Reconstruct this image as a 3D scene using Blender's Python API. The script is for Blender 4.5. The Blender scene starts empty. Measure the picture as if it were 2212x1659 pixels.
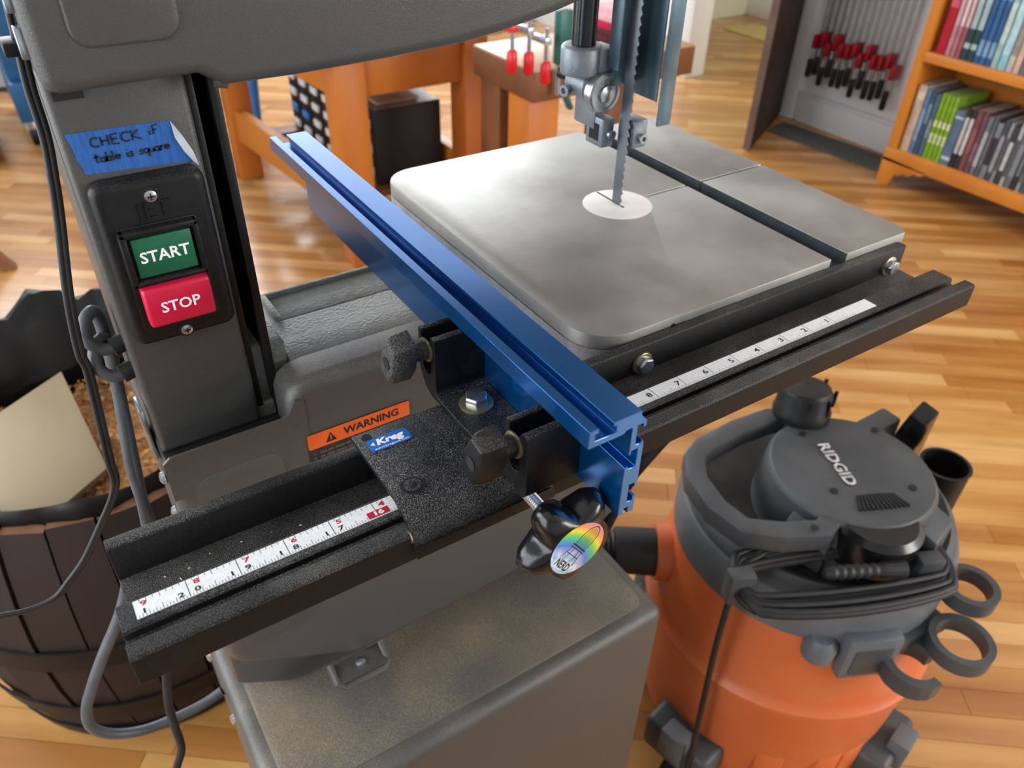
import bpy, bmesh, math, random
from mathutils import Vector, Matrix

# ------------------------------------------------------------------ frame
# All lengths below are inches in the saw's own frame (x along the fence rail,
# y away from the operator, z up from the rail's scale); they become metres.
I = 0.0254
ZF = -42.5                                   # the floor
scene = bpy.context.scene
COL = scene.collection
rnd = random.Random(7)

def W3(p):
    return Vector((p[0] * I, p[1] * I, (p[2] - ZF) * I))

# ------------------------------------------------------------------ camera
F_PX = 1697.34
CAM = Vector((-20.184, -11.801, 12.661))
RR = ((0.840931, -0.540774, 0.019976),
      (-0.314185, -0.517965, -0.795613),
      (0.440593, 0.662780, -0.605476))
camd = bpy.data.cameras.new('camera')
cam = bpy.data.objects.new('camera', camd)
COL.objects.link(cam)
camd.sensor_fit = 'HORIZONTAL'
camd.sensor_width = 36.0
camd.lens = F_PX / 2212 * 36.0
camd.clip_start = 0.02
camd.clip_end = 60
m = Matrix(((RR[0][0], -RR[1][0], -RR[2][0], 0),
            (RR[0][1], -RR[1][1], -RR[2][1], 0),
            (RR[0][2], -RR[1][2], -RR[2][2], 0),
            (0, 0, 0, 1)))
m.translation = W3(CAM)
cam.matrix_world = m
camd.dof.use_dof = True
camd.dof.focus_distance = 19.5 * I
camd.dof.aperture_fstop = 11.0
scene.camera = cam

def at(px, py, axis, val):
    """the point of the place seen at a pixel, on the plane axis = val (inches)"""
    d = ((px - 1106.0) / F_PX, (py - 829.5) / F_PX, 1.0)
    v = [sum(RR[k][a] * d[k] for k in range(3)) for a in range(3)]
    a = 'xyz'.index(axis)
    t = (val - CAM[a]) / v[a]
    return (CAM[0] + t * v[0], CAM[1] + t * v[1], CAM[2] + t * v[2])

def to_px(p):
    d = (p[0] - CAM[0], p[1] - CAM[1], p[2] - CAM[2])
    c = [sum(RR[k][a] * d[a] for a in range(3)) for k in range(3)]
    if c[2] < 1:
        return None
    return (1106.0 + F_PX * c[0] / c[2], 829.5 + F_PX * c[1] / c[2], c[2])

# ------------------------------------------------------------------ light
scene.view_settings.view_transform = 'Standard'
scene.view_settings.look = 'None'
scene.view_settings.gamma = 1.0
scene.view_settings.exposure = 0.0
scene.view_settings.use_curve_mapping = False
wd = bpy.data.worlds.new('daylight')
scene.world = wd
wd.use_nodes = True
wd.node_tree.nodes['Background'].inputs[0].default_value = (0.86, 0.93, 1.0, 1)
wd.node_tree.nodes['Background'].inputs[1].default_value = 0.35

def area_light(name, loc, aim, w, h, power, col):
    l = bpy.data.lights.new(name, 'AREA')
    l.shape = 'RECTANGLE'
    l.size = w * I
    l.size_y = h * I
    l.energy = power
    l.color = col
    o = bpy.data.objects.new(name, l)
    COL.objects.link(o)
    o.location = W3(loc)
    o.rotation_euler = (W3(aim) - W3(loc)).to_track_quat('-Z', 'Y').to_euler()
    return o

area_light('window_daylight_left', (-78, 2, 14), (0, 6, -8), 60, 62, 40, (0.90, 0.95, 1.0))
area_light('added_fill_left_far', (-84, 62, 14), (-10, 30, -6), 50, 62, 45, (0.90, 0.95, 1.0))  # added lamp, no known window: brightens the saw's left edges
area_light('window_daylight_back', (10, 196, 18), (8, 60, -20), 110, 64, 175, (0.93, 0.97, 1.0))
area_light('window_daylight_back_right', (92, 196, 18), (70, 60, -20), 40, 64, 90, (0.93, 0.97, 1.0))
area_light('added_fill_behind', (92, -98, 16), (116, 60, -22), 70, 64, 150, (1.0, 0.97, 0.92))  # added lamp behind the camera, no known window: lifts the right wall

area_light('added_fill_hall', (150, 60, 20), (160, 130, -30), 40, 50, 30, (1.0, 0.95, 0.8))  # added lamp to brighten the hall; no window known there

# ------------------------------------------------------------------ materials
def lin(h):
    h = h.lstrip('#')
    o = []
    for k in range(3):
        c = int(h[2 * k:2 * k + 2], 16) / 255
        o.append(c / 12.92 if c <= 0.04045 else ((c + 0.055) / 1.055) ** 2.4)
    return (*o, 1.0)

MATS = {}
def mat(name, c1, c2=None, rough=0.5, metal=0.0, scale=20.0, stretch=(1, 1, 1), detail=4.0, lo=0.35, hi=0.65,
        bump=0.0, bscale=200.0, dust=None, dust_amt=0.0, dust_scale=700.0, coat=0.0, rvar=0.0, coord='Object',
        spec=0.5, rot=0.0, rand=None, patch=None, patch_scale=3.0, patch_lo=0.5, patch_hi=0.75, aniso=0.0, emit=None):
    if name in MATS:
        return MATS[name]
    M = bpy.data.materials.new(name)
    M.use_nodes = True
    nt = M.node_tree
    N = nt.nodes
    L = nt.links
    b = N['Principled BSDF']
    b.inputs['Roughness'].default_value = rough
    b.inputs['Metallic'].default_value = metal
    b.inputs['Coat Weight'].default_value = coat
    b.inputs['Coat Roughness'].default_value = 0.18
    b.inputs['Specular IOR Level'].default_value = spec
    if aniso:
        b.inputs['Anisotropic'].default_value = aniso
    tc = N.new('ShaderNodeTexCoord')
    mp = N.new('ShaderNodeMapping')
    mp.inputs['Scale'].default_value = stretch
    mp.inputs['Rotation'].default_value = (0, 0, rot)
    if coord == 'World':
        g = N.new('ShaderNodeNewGeometry')
        m0 = N.new('ShaderNodeMapping')
        m0.inputs['Rotation'].default_value = (0, 0, rot)
        mp.inputs['Rotation'].default_value = (0, 0, 0)
        L.new(g.outputs['Position'], m0.inputs['Vector'])
        L.new(m0.outputs[0], mp.inputs['Vector'])
    else:
        L.new(tc.outputs[coord], mp.inputs['Vector'])
    col = lin(c1)
    out = None
    if c2:
        nz = N.new('ShaderNodeTexNoise')
        nz.inputs['Scale'].default_value = scale
        nz.inputs['Detail'].default_value = detail
        L.new(mp.outputs[0], nz.inputs['Vector'])
        r = N.new('ShaderNodeValToRGB')
        r.color_ramp.elements[0].position = lo
        r.color_ramp.elements[1].position = hi
        r.color_ramp.elements[0].color = col
        r.color_ramp.elements[1].color = lin(c2)
        L.new(nz.outputs['Fac'], r.inputs['Fac'])
        out = r.outputs['Color']
        if rvar:
            mr = N.new('ShaderNodeMapRange')
            mr.inputs['To Min'].default_value = max(0.02, rough - rvar)
            mr.inputs['To Max'].default_value = min(1, rough + rvar)
            L.new(nz.outputs['Fac'], mr.inputs['Value'])
            L.new(mr.outputs[0], b.inputs['Roughness'])
    else:
        rg = N.new('ShaderNodeRGB')
        rg.outputs[0].default_value = col
        out = rg.outputs[0]
    if rand:                                     # each piece its own tone
        if rand == 'island':
            src = N.new('ShaderNodeNewGeometry').outputs['Random Per Island']
        else:
            src = N.new('ShaderNodeObjectInfo').outputs['Random']
        rr = N.new('ShaderNodeValToRGB')
        cols = ['#a9743c', '#b5834a', '#bd8d52', '#cba068', '#b07c42', '#c4965a', '#b88750']
        rr.color_ramp.interpolation = 'CONSTANT'
        rr.color_ramp.elements[0].color = lin(cols[0])
        rr.color_ramp.elements[1].position = 1 / 7
        rr.color_ramp.elements[1].color = lin(cols[1])
        for k in range(2, 7):
            e = rr.color_ramp.elements.new(k / 7)
            e.color = lin(cols[k])
        L.new(src, rr.inputs['Fac'])
        mx = N.new('ShaderNodeMix')
        mx.data_type = 'RGBA'
        mx.blend_type = 'MULTIPLY'
        mx.inputs[0].default_value = 1.0
        L.new(rr.outputs['Color'], mx.inputs[6])
        L.new(out, mx.inputs[7])
        out = mx.outputs[2]
    if patch:
        n2 = N.new('ShaderNodeTexNoise')
        n2.inputs['Scale'].default_value = patch_scale
        n2.inputs['Detail'].default_value = 6
        L.new(mp.outputs[0], n2.inputs['Vector'])
        r2 = N.new('ShaderNodeMapRange')
        r2.inputs['From Min'].default_value = patch_lo
        r2.inputs['From Max'].default_value = patch_hi
        L.new(n2.outputs['Fac'], r2.inputs['Value'])
        mx = N.new('ShaderNodeMix')
        mx.data_type = 'RGBA'
        L.new(r2.outputs[0], mx.inputs[0])
        L.new(out, mx.inputs[6])
        mx.inputs[7].default_value = lin(patch)
        out = mx.outputs[2]
    if dust:                                     # sawdust lying on what faces up
        g = N.new('ShaderNodeNewGeometry')
        sx = N.new('ShaderNodeSeparateXYZ')
        L.new(g.outputs['Normal'], sx.inputs[0])
        up = N.new('ShaderNodeMapRange')
        up.inputs['From Min'].default_value = 0.2
        up.inputs['From Max'].default_value = 0.9
        up.inputs['To Min'].default_value = 0.03
        L.new(sx.outputs['Z'], up.inputs['Value'])
        n3 = N.new('ShaderNodeTexNoise')
        n3.inputs['Scale'].default_value = dust_scale
        n3.inputs['Detail'].default_value = 2
        L.new(g.outputs['Position'], n3.inputs['Vector'])
        n4 = N.new('ShaderNodeTexNoise')
        n4.inputs['Scale'].default_value = 14
        n4.inputs['Detail'].default_value = 3
        L.new(g.outputs['Position'], n4.inputs['Vector'])
        ad = N.new('ShaderNodeMath')
        ad.operation = 'MULTIPLY_ADD'
        L.new(n4.outputs['Fac'], ad.inputs[0])
        ad.inputs[1].default_value = 0.35
        L.new(n3.outputs['Fac'], ad.inputs[2])
        th = N.new('ShaderNodeMapRange')
        th.inputs['From Min'].default_value = 0.70
        th.inputs['From Max'].default_value = 0.86
        L.new(ad.outputs[0], th.inputs['Value'])
        mu = N.new('ShaderNodeMath')
        mu.operation = 'MULTIPLY'
        L.new(th.outputs[0], mu.inputs[0])
        L.new(up.outputs[0], mu.inputs[1])
        m2 = N.new('ShaderNodeMath')
        m2.operation = 'MULTIPLY'
        m2.use_clamp = True
        L.new(mu.outputs[0], m2.inputs[0])
        m2.inputs[1].default_value = dust_amt
        mx = N.new('ShaderNodeMix')
        mx.data_type = 'RGBA'
        L.new(m2.outputs[0], mx.inputs[0])
        L.new(out, mx.inputs[6])
        mx.inputs[7].default_value = lin(dust)
        out = mx.outputs[2]
    L.new(out, b.inputs['Base Color'])
    if bump:
        nb = N.new('ShaderNodeTexNoise')
        nb.inputs['Scale'].default_value = bscale
        nb.inputs['Detail'].default_value = 3
        L.new(mp.outputs[0], nb.inputs['Vector'])
        bp = N.new('ShaderNodeBump')
        bp.inputs['Strength'].default_value = bump
        bp.inputs['Distance'].default_value = 0.002
        L.new(nb.outputs['Fac'], bp.inputs['Height'])
        L.new(bp.outputs[0], b.inputs['Normal'])
    if emit:
        b.inputs['Emission Color'].default_value = lin(emit[0])
        b.inputs['Emission Strength'].default_value = emit[1]
    MATS[name] = M
    return M

GREY = mat('grey_textured_paint', '#434342', '#4a4a48', rough=0.34, scale=900, bump=0.2, bscale=1600, dust='#b9ab97', dust_amt=0.4, dust_scale=2600)
GREYTOP = mat('grey_paint_dusty', '#4a4a46', '#55544f', rough=0.5, scale=500, bump=0.25, bscale=900, dust='#a89478', dust_amt=0.5, dust_scale=1200, patch='#84725a', patch_scale=5, patch_lo=0.5, patch_hi=0.85)
CAST = mat('cast_grey_paint', '#686a67', '#767873', rough=0.55, scale=120, bump=0.6, bscale=400, dust='#c9c6bb', dust_amt=0.3, dust_scale=2000)
IRON = mat('ground_iron', '#8f8f8b', '#b0b0ab', rough=0.48, metal=0.85, scale=9, rvar=0.1, bump=0.05, bscale=300, detail=8, patch='#75726a', patch_scale=7, patch_lo=0.5, patch_hi=0.85)
IRONSIDE = mat('cast_iron_side', '#8a8c90', '#a0a2a6', rough=0.5, metal=0.3, scale=60, bump=0.3, bscale=300)
BLACKAL = mat('black_anodised', '#0d0d0e', '#151516', rough=0.5, spec=0.22, scale=300, bump=0.12, bscale=1500, dust='#a8a6a2', dust_amt=0.6, dust_scale=2600)
BLACKPC = mat('black_powder_coat', '#0a0a0b', '#131314', rough=0.46, spec=0.22, patch='#3c3c3c', patch_scale=22, patch_lo=0.6, patch_hi=0.85, scale=200, bump=0.2, bscale=1200, dust='#a9a8a7', dust_amt=0.75, dust_scale=2200)
BLACKPL = mat('black_plastic', '#0d0d0e', '#141416', rough=0.45, spec=0.28, scale=100, bump=0.1, bscale=900, dust='#bfb9b0', dust_amt=0.25, dust_scale=2600)
BLACKGL = mat('black_gloss_plastic', '#0e0f11', '#141518', rough=0.22, scale=40, bump=0.04, bscale=500)
BLACK = mat('matt_black', '#08080a', '#0c0c0e', rough=0.7, scale=40)
RUBBER = mat('black_rubber', '#151517', '#1d1d20', rough=0.55, scale=60)
BLUE = mat('blue_anodised', '#0065b4', '#056fc0', rough=0.22, metal=0.86, coat=0.8, scale=40, stretch=(60, 1, 1), bump=0.03, bscale=60, dust='#c3c9cf', dust_amt=0.15, dust_scale=3000)
STEEL = mat('bright_steel', '#9a9da0', '#b7babd', rough=0.3, metal=0.9, scale=60)
ZINC = mat('zinc_plated', '#a9b4bf', '#c4ccd3', rough=0.25, metal=0.9, scale=60)
BRASS = mat('yellow_zinc', '#b0a585', '#c5bb9d', rough=0.3, metal=0.85, scale=60)
DIECAST = mat('die_cast_grey', '#757b81', '#8b9298', rough=0.45, metal=0.5, scale=30, bump=0.15, bscale=400)
GUARD = mat('guard_steel_blue', '#5d7480', '#7e95a0', rough=0.3, metal=0.7, scale=20)
WHITEPL = mat('ivory_plastic', '#e6e5df', '#f0efea', rough=0.5, scale=40)
TAPEW = mat('scale_white', '#e4e8ea', '#eef1f2', rough=0.45, scale=400)
PRINTK = mat('print_black', '#15171a', rough=0.6)
PRINTR = mat('print_red', '#b8102e', rough=0.6)
PRINTW = mat('print_white', '#f2f2f2', rough=0.6)
GREEN = mat('green_button', '#0d5a3c', '#0f6343', rough=0.38, scale=30)
RED = mat('red_button', '#c4103a', '#cc1641', rough=0.35, scale=30)
PAINTERS = mat('painters_tape_blue', '#1c55a0', '#2766b4', rough=0.75, scale=60, stretch=(9, 1, 1), bump=0.5, bscale=240)
TAPEBACK = mat('tape_back_pale', '#b9bcc0', '#d0d3d6', rough=0.6, scale=60)
INK = mat('marker_ink', '#0e1626', rough=0.7)
WARNO = mat('warning_orange', '#d8561c', '#e06024', rough=0.5, scale=50)
WARNK = mat('warning_black', '#1c1a19', '#262422', rough=0.5, scale=50)
WARNT = mat('warning_lines', '#4b4744', rough=0.6)
KREGB = mat('label_blue', '#1560b4', '#1a68c0', rough=0.4, scale=40)
ORANGE = mat('orange_plastic', '#c9612f', '#d06c3c', rough=0.4, scale=8, bump=0.05, bscale=200, patch='#c9794f', patch_scale=5, patch_lo=0.55, patch_hi=0.9)
VGREY = mat('vacuum_dark_grey', '#383b3e', '#44474a', rough=0.5, scale=12, bump=0.1, bscale=600, patch='#5c5d59', patch_scale=9, patch_lo=0.55, patch_hi=0.95)
VRIM = mat('vacuum_rim_grey', '#575c61', '#62676b', rough=0.48, scale=12, patch='#7d7f80', patch_scale=7, patch_lo=0.55, patch_hi=0.95)
CHROME = mat('sparkle_chrome', '#c9cdd6', '#ffffff', rough=0.15, metal=1.0, scale=120)
OAK = mat('oak_strip', '#ffffff', '#d9c8b4', rough=0.24, scale=14, stretch=(0.12, 1.0, 1.0), coord='World', rot=math.radians(38), rand='object', rvar=0.06, bump=0.02, bscale=30, coat=0.15)
OAKI = mat('oak_strip_far', '#ffffff', '#d9c8b4', rough=0.24, scale=14, stretch=(0.12, 1.0, 1.0), coord='World', rot=math.radians(38), rand='island', rvar=0.06, bump=0.02, bscale=30, coat=0.15)
SUBF = mat('floor_gap_brown', '#3a2413', rough=0.8)
FIR = mat('orange_fir', '#c9772a', '#a8581a', rough=0.42, scale=5, stretch=(1, 1, 0.12), lo=0.3, hi=0.7, bump=0.05, bscale=40)
FIRY = mat('orange_fir_side', '#d08434', '#b0651f', rough=0.42, scale=5, stretch=(1, 0.12, 1), lo=0.3, hi=0.7, bump=0.05, bscale=40)
WALNUT = mat('brown_bench', '#7a4a28', '#5e351b', rough=0.5, scale=5, stretch=(0.15, 1, 1))
MAPLE = mat('maple_top', '#b5916c', '#a47f5a', rough=0.45, scale=5, stretch=(0.15, 1, 1))
HONEY = mat('honey_pine', '#cf8431', '#bb6f22', rough=0.4, scale=5, stretch=(1, 1, 0.15))
WALLW = mat('wall_white', '#d7d9dc', '#dfe1e3', rough=0.7, scale=3)
WALLY = mat('wall_cream', '#d3d3bf', '#dadac8', rough=0.7, scale=3)
TRIMW = mat('trim_white', '#dfe3e6', '#e7eaec', rough=0.4, scale=3)
DARKDOOR = mat('dark_stained_door', '#2a1f1a', '#3c2b25', rough=0.6, spec=0.25, scale=6, stretch=(1, 1, 0.15), bump=0.1, bscale=40)
BARREL = mat('barrel_oak', '#2a1a13', '#1b110c', rough=0.75, scale=9, stretch=(1, 1, 0.1), bump=0.4, bscale=60)
BARRELEND = mat('barrel_end_grain', '#7d563c', '#6b452e', rough=0.8, scale=30, bump=0.3, bscale=120)
HOOP = mat('hoop_iron', '#141212', '#221c1a', rough=0.55, metal=0.5, scale=20)
BAG = mat('bin_bag_black', '#0b0b0c', '#121213', rough=0.5, spec=0.3, scale=6, bump=0.6, bscale=12)
BIRCH = mat('pale_plywood', '#a39578', '#94866a', rough=0.65, scale=6, stretch=(1, 0.15, 1))
SHAV = mat('shavings', '#b98a54', '#8c5a30', rough=0.9, scale=120)
CABB = mat('organiser_black', '#151517', '#1d1d1f', rough=0.6, scale=30)
CABT = mat('organiser_top', '#a39a90', '#857c74', rough=0.5, scale=10)
LABELW = mat('drawer_white', '#d9dde0', '#eef0f2', rough=0.35, scale=60)
LABELB = mat('drawer_blue', '#1f6fc0', '#2b80d2', rough=0.35, scale=60)
BLUECAB = mat('blue_cabinet_paint', '#14588a', '#1a6396', rough=0.4, scale=10)
CLRED = mat('clamp_red', '#c5101e', '#d31a28', rough=0.35, scale=20)
CLDRED = mat('clamp_dark_red', '#8f1420', '#a01a28', rough=0.4, scale=20)
CLGREEN = mat('clamp_green', '#12514b', '#196058', rough=0.4, scale=20)
CORDG = mat('cord_grey', '#44474b', '#505357', rough=0.45, scale=50)
# ------------------------------------------------------------------ builders
class MB:
    """collects shapes in inches; build() makes ONE mesh object"""
    def __init__(s):
        s.v = []
        s.f = []
        s.mi = []
    def add(s, vs, fs, mi=0):
        o = len(s.v)
        s.v += [tuple(p) for p in vs]
        s.f += [tuple(o + k for k in f) for f in fs]
        s.mi += [mi] * len(fs)
        return s
    def box(s, x0, x1, y0, y1, z0, z1, mi=0, M=None):
        vs = [(x, y, z) for z in (z0, z1) for y in (y0, y1) for x in (x0, x1)]
        if M:
            vs = [tuple(M @ Vector(p)) for p in vs]
        return s.add(vs, [(0, 2, 3, 1), (4, 5, 7, 6), (0, 1, 5, 4), (2, 6, 7, 3), (0, 4, 6, 2), (1, 3, 7, 5)], mi)
    def prism(s, pts, axis, a, b, mi=0, M=None):
        def P(p, t):
            return {'x': (t, p[0], p[1]), 'y': (p[0], t, p[1]), 'z': (p[0], p[1], t)}[axis]
        n = len(pts)
        vs = [P(p, a) for p in pts] + [P(p, b) for p in pts]
        if M:
            vs = [tuple(M @ Vector(p)) for p in vs]
        fs = [tuple(range(n - 1, -1, -1)), tuple(range(n, 2 * n))]
        fs += [(k, (k + 1) % n, n + (k + 1) % n, n + k) for k in range(n)]
        return s.add(vs, fs, mi)
    def pillow(s, pts, axis, front, back, r, seg=4, mi=0, M=None):
        """prism whose 'front' rim is rounded with radius r"""
        n = len(pts)
        ar = sum(pts[k][0] * pts[(k + 1) % n][1] - pts[(k + 1) % n][0] * pts[k][1] for k in range(n))
        sg = 1 if ar > 0 else -1
        nr = []
        for k in range(n):
            a, b, c = Vector(pts[k - 1]), Vector(pts[k]), Vector(pts[(k + 1) % n])
            e1, e2 = (b - a), (c - b)
            e1 = e1.normalized() if e1.length > 1e-9 else e2.normalized()
            e2 = e2.normalized() if e2.length > 1e-9 else e1
            n1 = Vector((-e1.y, e1.x)) * sg
            n2 = Vector((-e2.y, e2.x)) * sg
            q = n1 + n2
            q = q.normalized() if q.length > 1e-6 else n1
            q /= max(0.5, q.dot(n1))
            nr.append(q)
        dr = 1 if back > front else -1
        loops = [(0.0, back)]
        for k in range(seg + 1):
            t = math.pi / 2 * k / seg
            loops.append((r * (1 - math.cos(t)), front + dr * r * (1 - math.sin(t))))
        def P(p, t):
            return {'x': (t, p[0], p[1]), 'y': (p[0], t, p[1]), 'z': (p[0], p[1], t)}[axis]
        vs = []
        for off, t in loops:
            vs += [P((pts[k][0] + nr[k].x * off, pts[k][1] + nr[k].y * off), t) for k in range(n)]
        if M:
            vs = [tuple(M @ Vector(p)) for p in vs]
        fs = [tuple(range(n)), tuple(range(len(loops) * n - 1, (len(loops) - 1) * n - 1, -1))]
        for q in range(len(loops) - 1):
            for k in range(n):
                fs.append((q * n + k, q * n + n + k, q * n + n + (k + 1) % n, q * n + (k + 1) % n))
        return s.add(vs, fs, mi)
    def lathe(s, prof, o=(0, 0, 0), d=(0, 0, 1), n=32, mi=0, cap=True, a0=0.0):
        d = Vector(d).normalized()
        u = d.orthogonal().normalized()
        if abs(d.z) > 0.99:
            u = Vector((1, 0, 0))
        w = d.cross(u)
        o = Vector(o)
        vs = []
        for r, h in prof:
            for k in range(n):
                t = a0 + 2 * math.pi * k / n
                vs.append(tuple(o + d * h + (u * math.cos(t) + w * math.sin(t)) * r))
        fs = []
        for q in range(len(prof) - 1):
            for k in range(n):
                fs.append((q * n + k, q * n + (k + 1) % n, q * n + n + (k + 1) % n, q * n + n + k))
        if cap:
            fs.append(tuple(range(n - 1, -1, -1)))
            fs.append(tuple((len(prof) - 1) * n + k for k in range(n)))
        return s.add(vs, fs, mi)
    def cyl(s, a, b, r, n=24, mi=0, r2=None):
        a, b = Vector(a), Vector(b)
        return s.lathe([(r, 0), (r if r2 is None else r2, (b - a).length)], a, b - a, n, mi)
    def tube(s, path, r, n=10, closed=False, mi=0, sq=1.0, a0=0.0):
        P = [Vector(p) for p in path]
        k0 = len(P)
        vs, fs = [], []
        prev = None
        for k in range(k0):
            if closed:
                t = P[(k + 1) % k0] - P[k - 1]
            else:
                t = P[min(k + 1, k0 - 1)] - P[max(k - 1, 0)]
            t.normalize()
            if prev is None:
                u = t.orthogonal().normalized() if abs(t.z) > 0.9 else t.cross(Vector((0, 0, 1))).normalized()
            else:
                u = (prev - t * prev.dot(t)).normalized()
            prev = u
            w = t.cross(u)
            rk = r[k] if isinstance(r, (list, tuple)) else r
            for q in range(n):
                a = a0 + 2 * math.pi * q / n
                vs.append(tuple(P[k] + (u * math.cos(a) + w * math.sin(a) * sq) * rk))
        m = k0 if closed else k0 - 1
        for k in range(m):
            for q in range(n):
                a, b = k * n, ((k + 1) % k0) * n
                fs.append((a + q, a + (q + 1) % n, b + (q + 1) % n, b + q))
        if not closed:
            fs.append(tuple(range(n - 1, -1, -1)))
            fs.append(tuple((k0 - 1) * n + q for q in range(n)))
        return s.add(vs, fs, mi)
    def hexhead(s, o, d, r, h, n=6, mi=0):
        return s.lathe([(r, 0), (r, h * 0.8), (r * 0.9, h)], o, d, n, mi)
    def build(s, name, mats, parent=None, bevel=0.0, seg=2, smooth=35, min_ang=40):
        me = bpy.data.meshes.new(name)
        root = Vector((0, 0, 0))
        if parent is not None:
            q = parent
            while q is not None:
                root += q.location
                q = q.parent
        else:
            xs, ys, zs = zip(*s.v)
            root = W3(((min(xs) + max(xs)) / 2, (min(ys) + max(ys)) / 2, min(zs)))
        me.from_pydata([W3(p) - root for p in s.v], [], s.f)
        for mm in (mats if isinstance(mats, (list, tuple)) else [mats]):
            me.materials.append(mm)
        me.polygons.foreach_set('material_index', s.mi)
        bm = bmesh.new()
        bm.from_mesh(me)
        bmesh.ops.recalc_face_normals(bm, faces=bm.faces)
        if bevel:
            ed = [e for e in bm.edges if len(e.link_faces) == 2 and e.calc_face_angle(0) > math.radians(min_ang)]
            bmesh.ops.bevel(bm, geom=ed, offset=bevel * I, segments=seg, affect='EDGES', profile=0.5, clamp_overlap=True)
        bm.to_mesh(me)
        bm.free()
        me.polygons.foreach_set('use_smooth', [len(p.vertices) <= 8 for p in me.polygons])
        me.set_sharp_from_angle(angle=math.radians(smooth))
        o = bpy.data.objects.new(name, me)
        COL.objects.link(o)
        if parent is not None:
            o.parent = parent
        else:
            o.location = root
        return o

def tag(o, label, cat=None, group=None, kind=None):
    o['label'] = label
    if cat:
        o['category'] = cat
    if group:
        o['group'] = group
    if kind:
        o['kind'] = kind
    return o

def thing(name, loc, label, cat, group=None):
    o = bpy.data.objects.new(name, None)
    o.empty_display_size = 0.05
    COL.objects.link(o)
    o.location = W3(loc)
    return tag(o, label, cat, group)

def struct(o):
    o['kind'] = 'structure'
    return o

def rrect(x0, x1, y0, y1, r, n=4):
    p = []
    for cx, cy, a in ((x1 - r, y0 + r, -90), (x1 - r, y1 - r, 0), (x0 + r, y1 - r, 90), (x0 + r, y0 + r, 180)):
        for k in range(n + 1):
            t = math.radians(a + 90 * k / n)
            p.append((cx + r * math.cos(t), cy + r * math.sin(t)))
    return p

def spline(pts, k=8):
    """smooth path through points (Catmull-Rom)"""
    P = [Vector(p) for p in pts]
    out = []
    for i in range(len(P) - 1):
        a, b, c, d = P[max(i - 1, 0)], P[i], P[i + 1], P[min(i + 2, len(P) - 1)]
        for q in range(k):
            t = q / k
            out.append(0.5 * ((2 * b) + (c - a) * t + (2 * a - 5 * b + 4 * c - d) * t * t + (3 * b - a - 3 * c + d) * t ** 3))
    out.append(P[-1])
    return out

def lettering(s, size, o, ux, uy, bold=0.0, depth=0.0, align='CENTER', sx=1.0, res=2, space=1.0, shear=0.0):
    """mesh data (verts in inches, faces) of flat writing; ux right, uy up, o the anchor"""
    cu = bpy.data.curves.new('t', 'FONT')
    cu.body = s
    cu.size = size
    cu.align_x = align
    cu.align_y = 'CENTER'
    cu.offset = bold
    cu.shear = shear
    cu.resolution_u = res
    cu.space_character = space
    if depth:
        cu.extrude = depth / 2
    ob = bpy.data.objects.new('t', cu)
    me = bpy.data.meshes.new_from_object(ob)
    ux, uy, o = Vector(ux).normalized(), Vector(uy).normalized(), Vector(o)
    uz = ux.cross(uy)
    vs = [tuple(o + ux * v.co.x * sx + uy * v.co.y + uz * v.co.z) for v in me.vertices]
    fs = [tuple(p.vertices) for p in me.polygons]
    bpy.data.objects.remove(ob)
    bpy.data.curves.remove(cu)
    bpy.data.meshes.remove(me)
    return vs, fs

def ribbon(mb, pts, o, ux, uy, w, mi=0):
    """a pen stroke: flat strip of width w along 2-D points on a plane"""
    ux, uy, o = Vector(ux), Vector(uy), Vector(o)
    P = [Vector((a, b)) for a, b in pts]
    vs, fs = [], []
    for k, p in enumerate(P):
        t = (P[min(k + 1, len(P) - 1)] - P[max(k - 1, 0)]).normalized()
        nn = Vector((-t.y, t.x)) * (w / 2)
        for q in (p + nn, p - nn):
            vs.append(tuple(o + ux * q.x + uy * q.y))
    for k in range(len(P) - 1):
        fs.append((2 * k, 2 * k + 1, 2 * k + 3, 2 * k + 2))
    mb.add(vs, fs, mi)

# ------------------------------------------------------------------ the room
floor = struct(MB().box(-90, 240, -100, 200, ZF - 1.5, ZF - 0.35).build('floor', SUBF))
PA = math.radians(-38)
PU, PV = Vector((math.cos(PA), math.sin(PA))), Vector((-math.sin(PA), math.cos(PA)))
def hidden(px, py):
    if 300 < px < 1440 and py > 640 and py > 640 + (px - 600) * 0.0:
        return True
    if 90 < px < 600 and py < 900 and px < 110 + py * 0.55 + 330:
        return px > 60 + py * 0.32
    if 1480 < px < 2060 and 900 < py < 1500:
        return True
    if 850 < px < 1900 and 290 + (px - 850) * 0.0 < py < 760 and py > 400:
        return px < 1900
    if px < 400 and 640 < py < 1450:
        return True
    if px < 1300 and py < 170:
        return True
    return False
vis, rest = [], []
prnd = random.Random(11)
PW = 2.25
for r in range(-110, 110):
    v = r * PW
    u = -260 + prnd.uniform(0, 40)
    while u < 300:
        ln = prnd.choice((11, 14, 18, 22, 26, 31, 38))
        c = PU * (u + ln / 2) + PV * (v + PW / 2)
        if -60 < c.x < 200 and -60 < c.y < 192:
            best = 0.0
            for f in (0.1, 0.5, 0.9):
                q = PU * (u + ln * f) + PV * (v + PW / 2)
                pp = to_px((q.x, q.y, ZF))
                if pp and 0 <= pp[0] <= 2212 and 0 <= pp[1] <= 1659 and not hidden(pp[0], pp[1]):
                    best = max(best, ln / pp[2] ** 3)
            if c.x < 121.5:
                (vis if best > 0 else rest).append((best, u, v, ln))
            else:
                rest.append((0, u, v, ln))
        u += ln
vis.sort(reverse=True)
rest += vis[295:]
vis = vis[:295]
def plank_box(ln):
    g = 0.022
    mb = MB()
    mb.box(g, ln - g, g, PW - g, -0.35, 0)
    return mb
PM = {}
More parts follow.
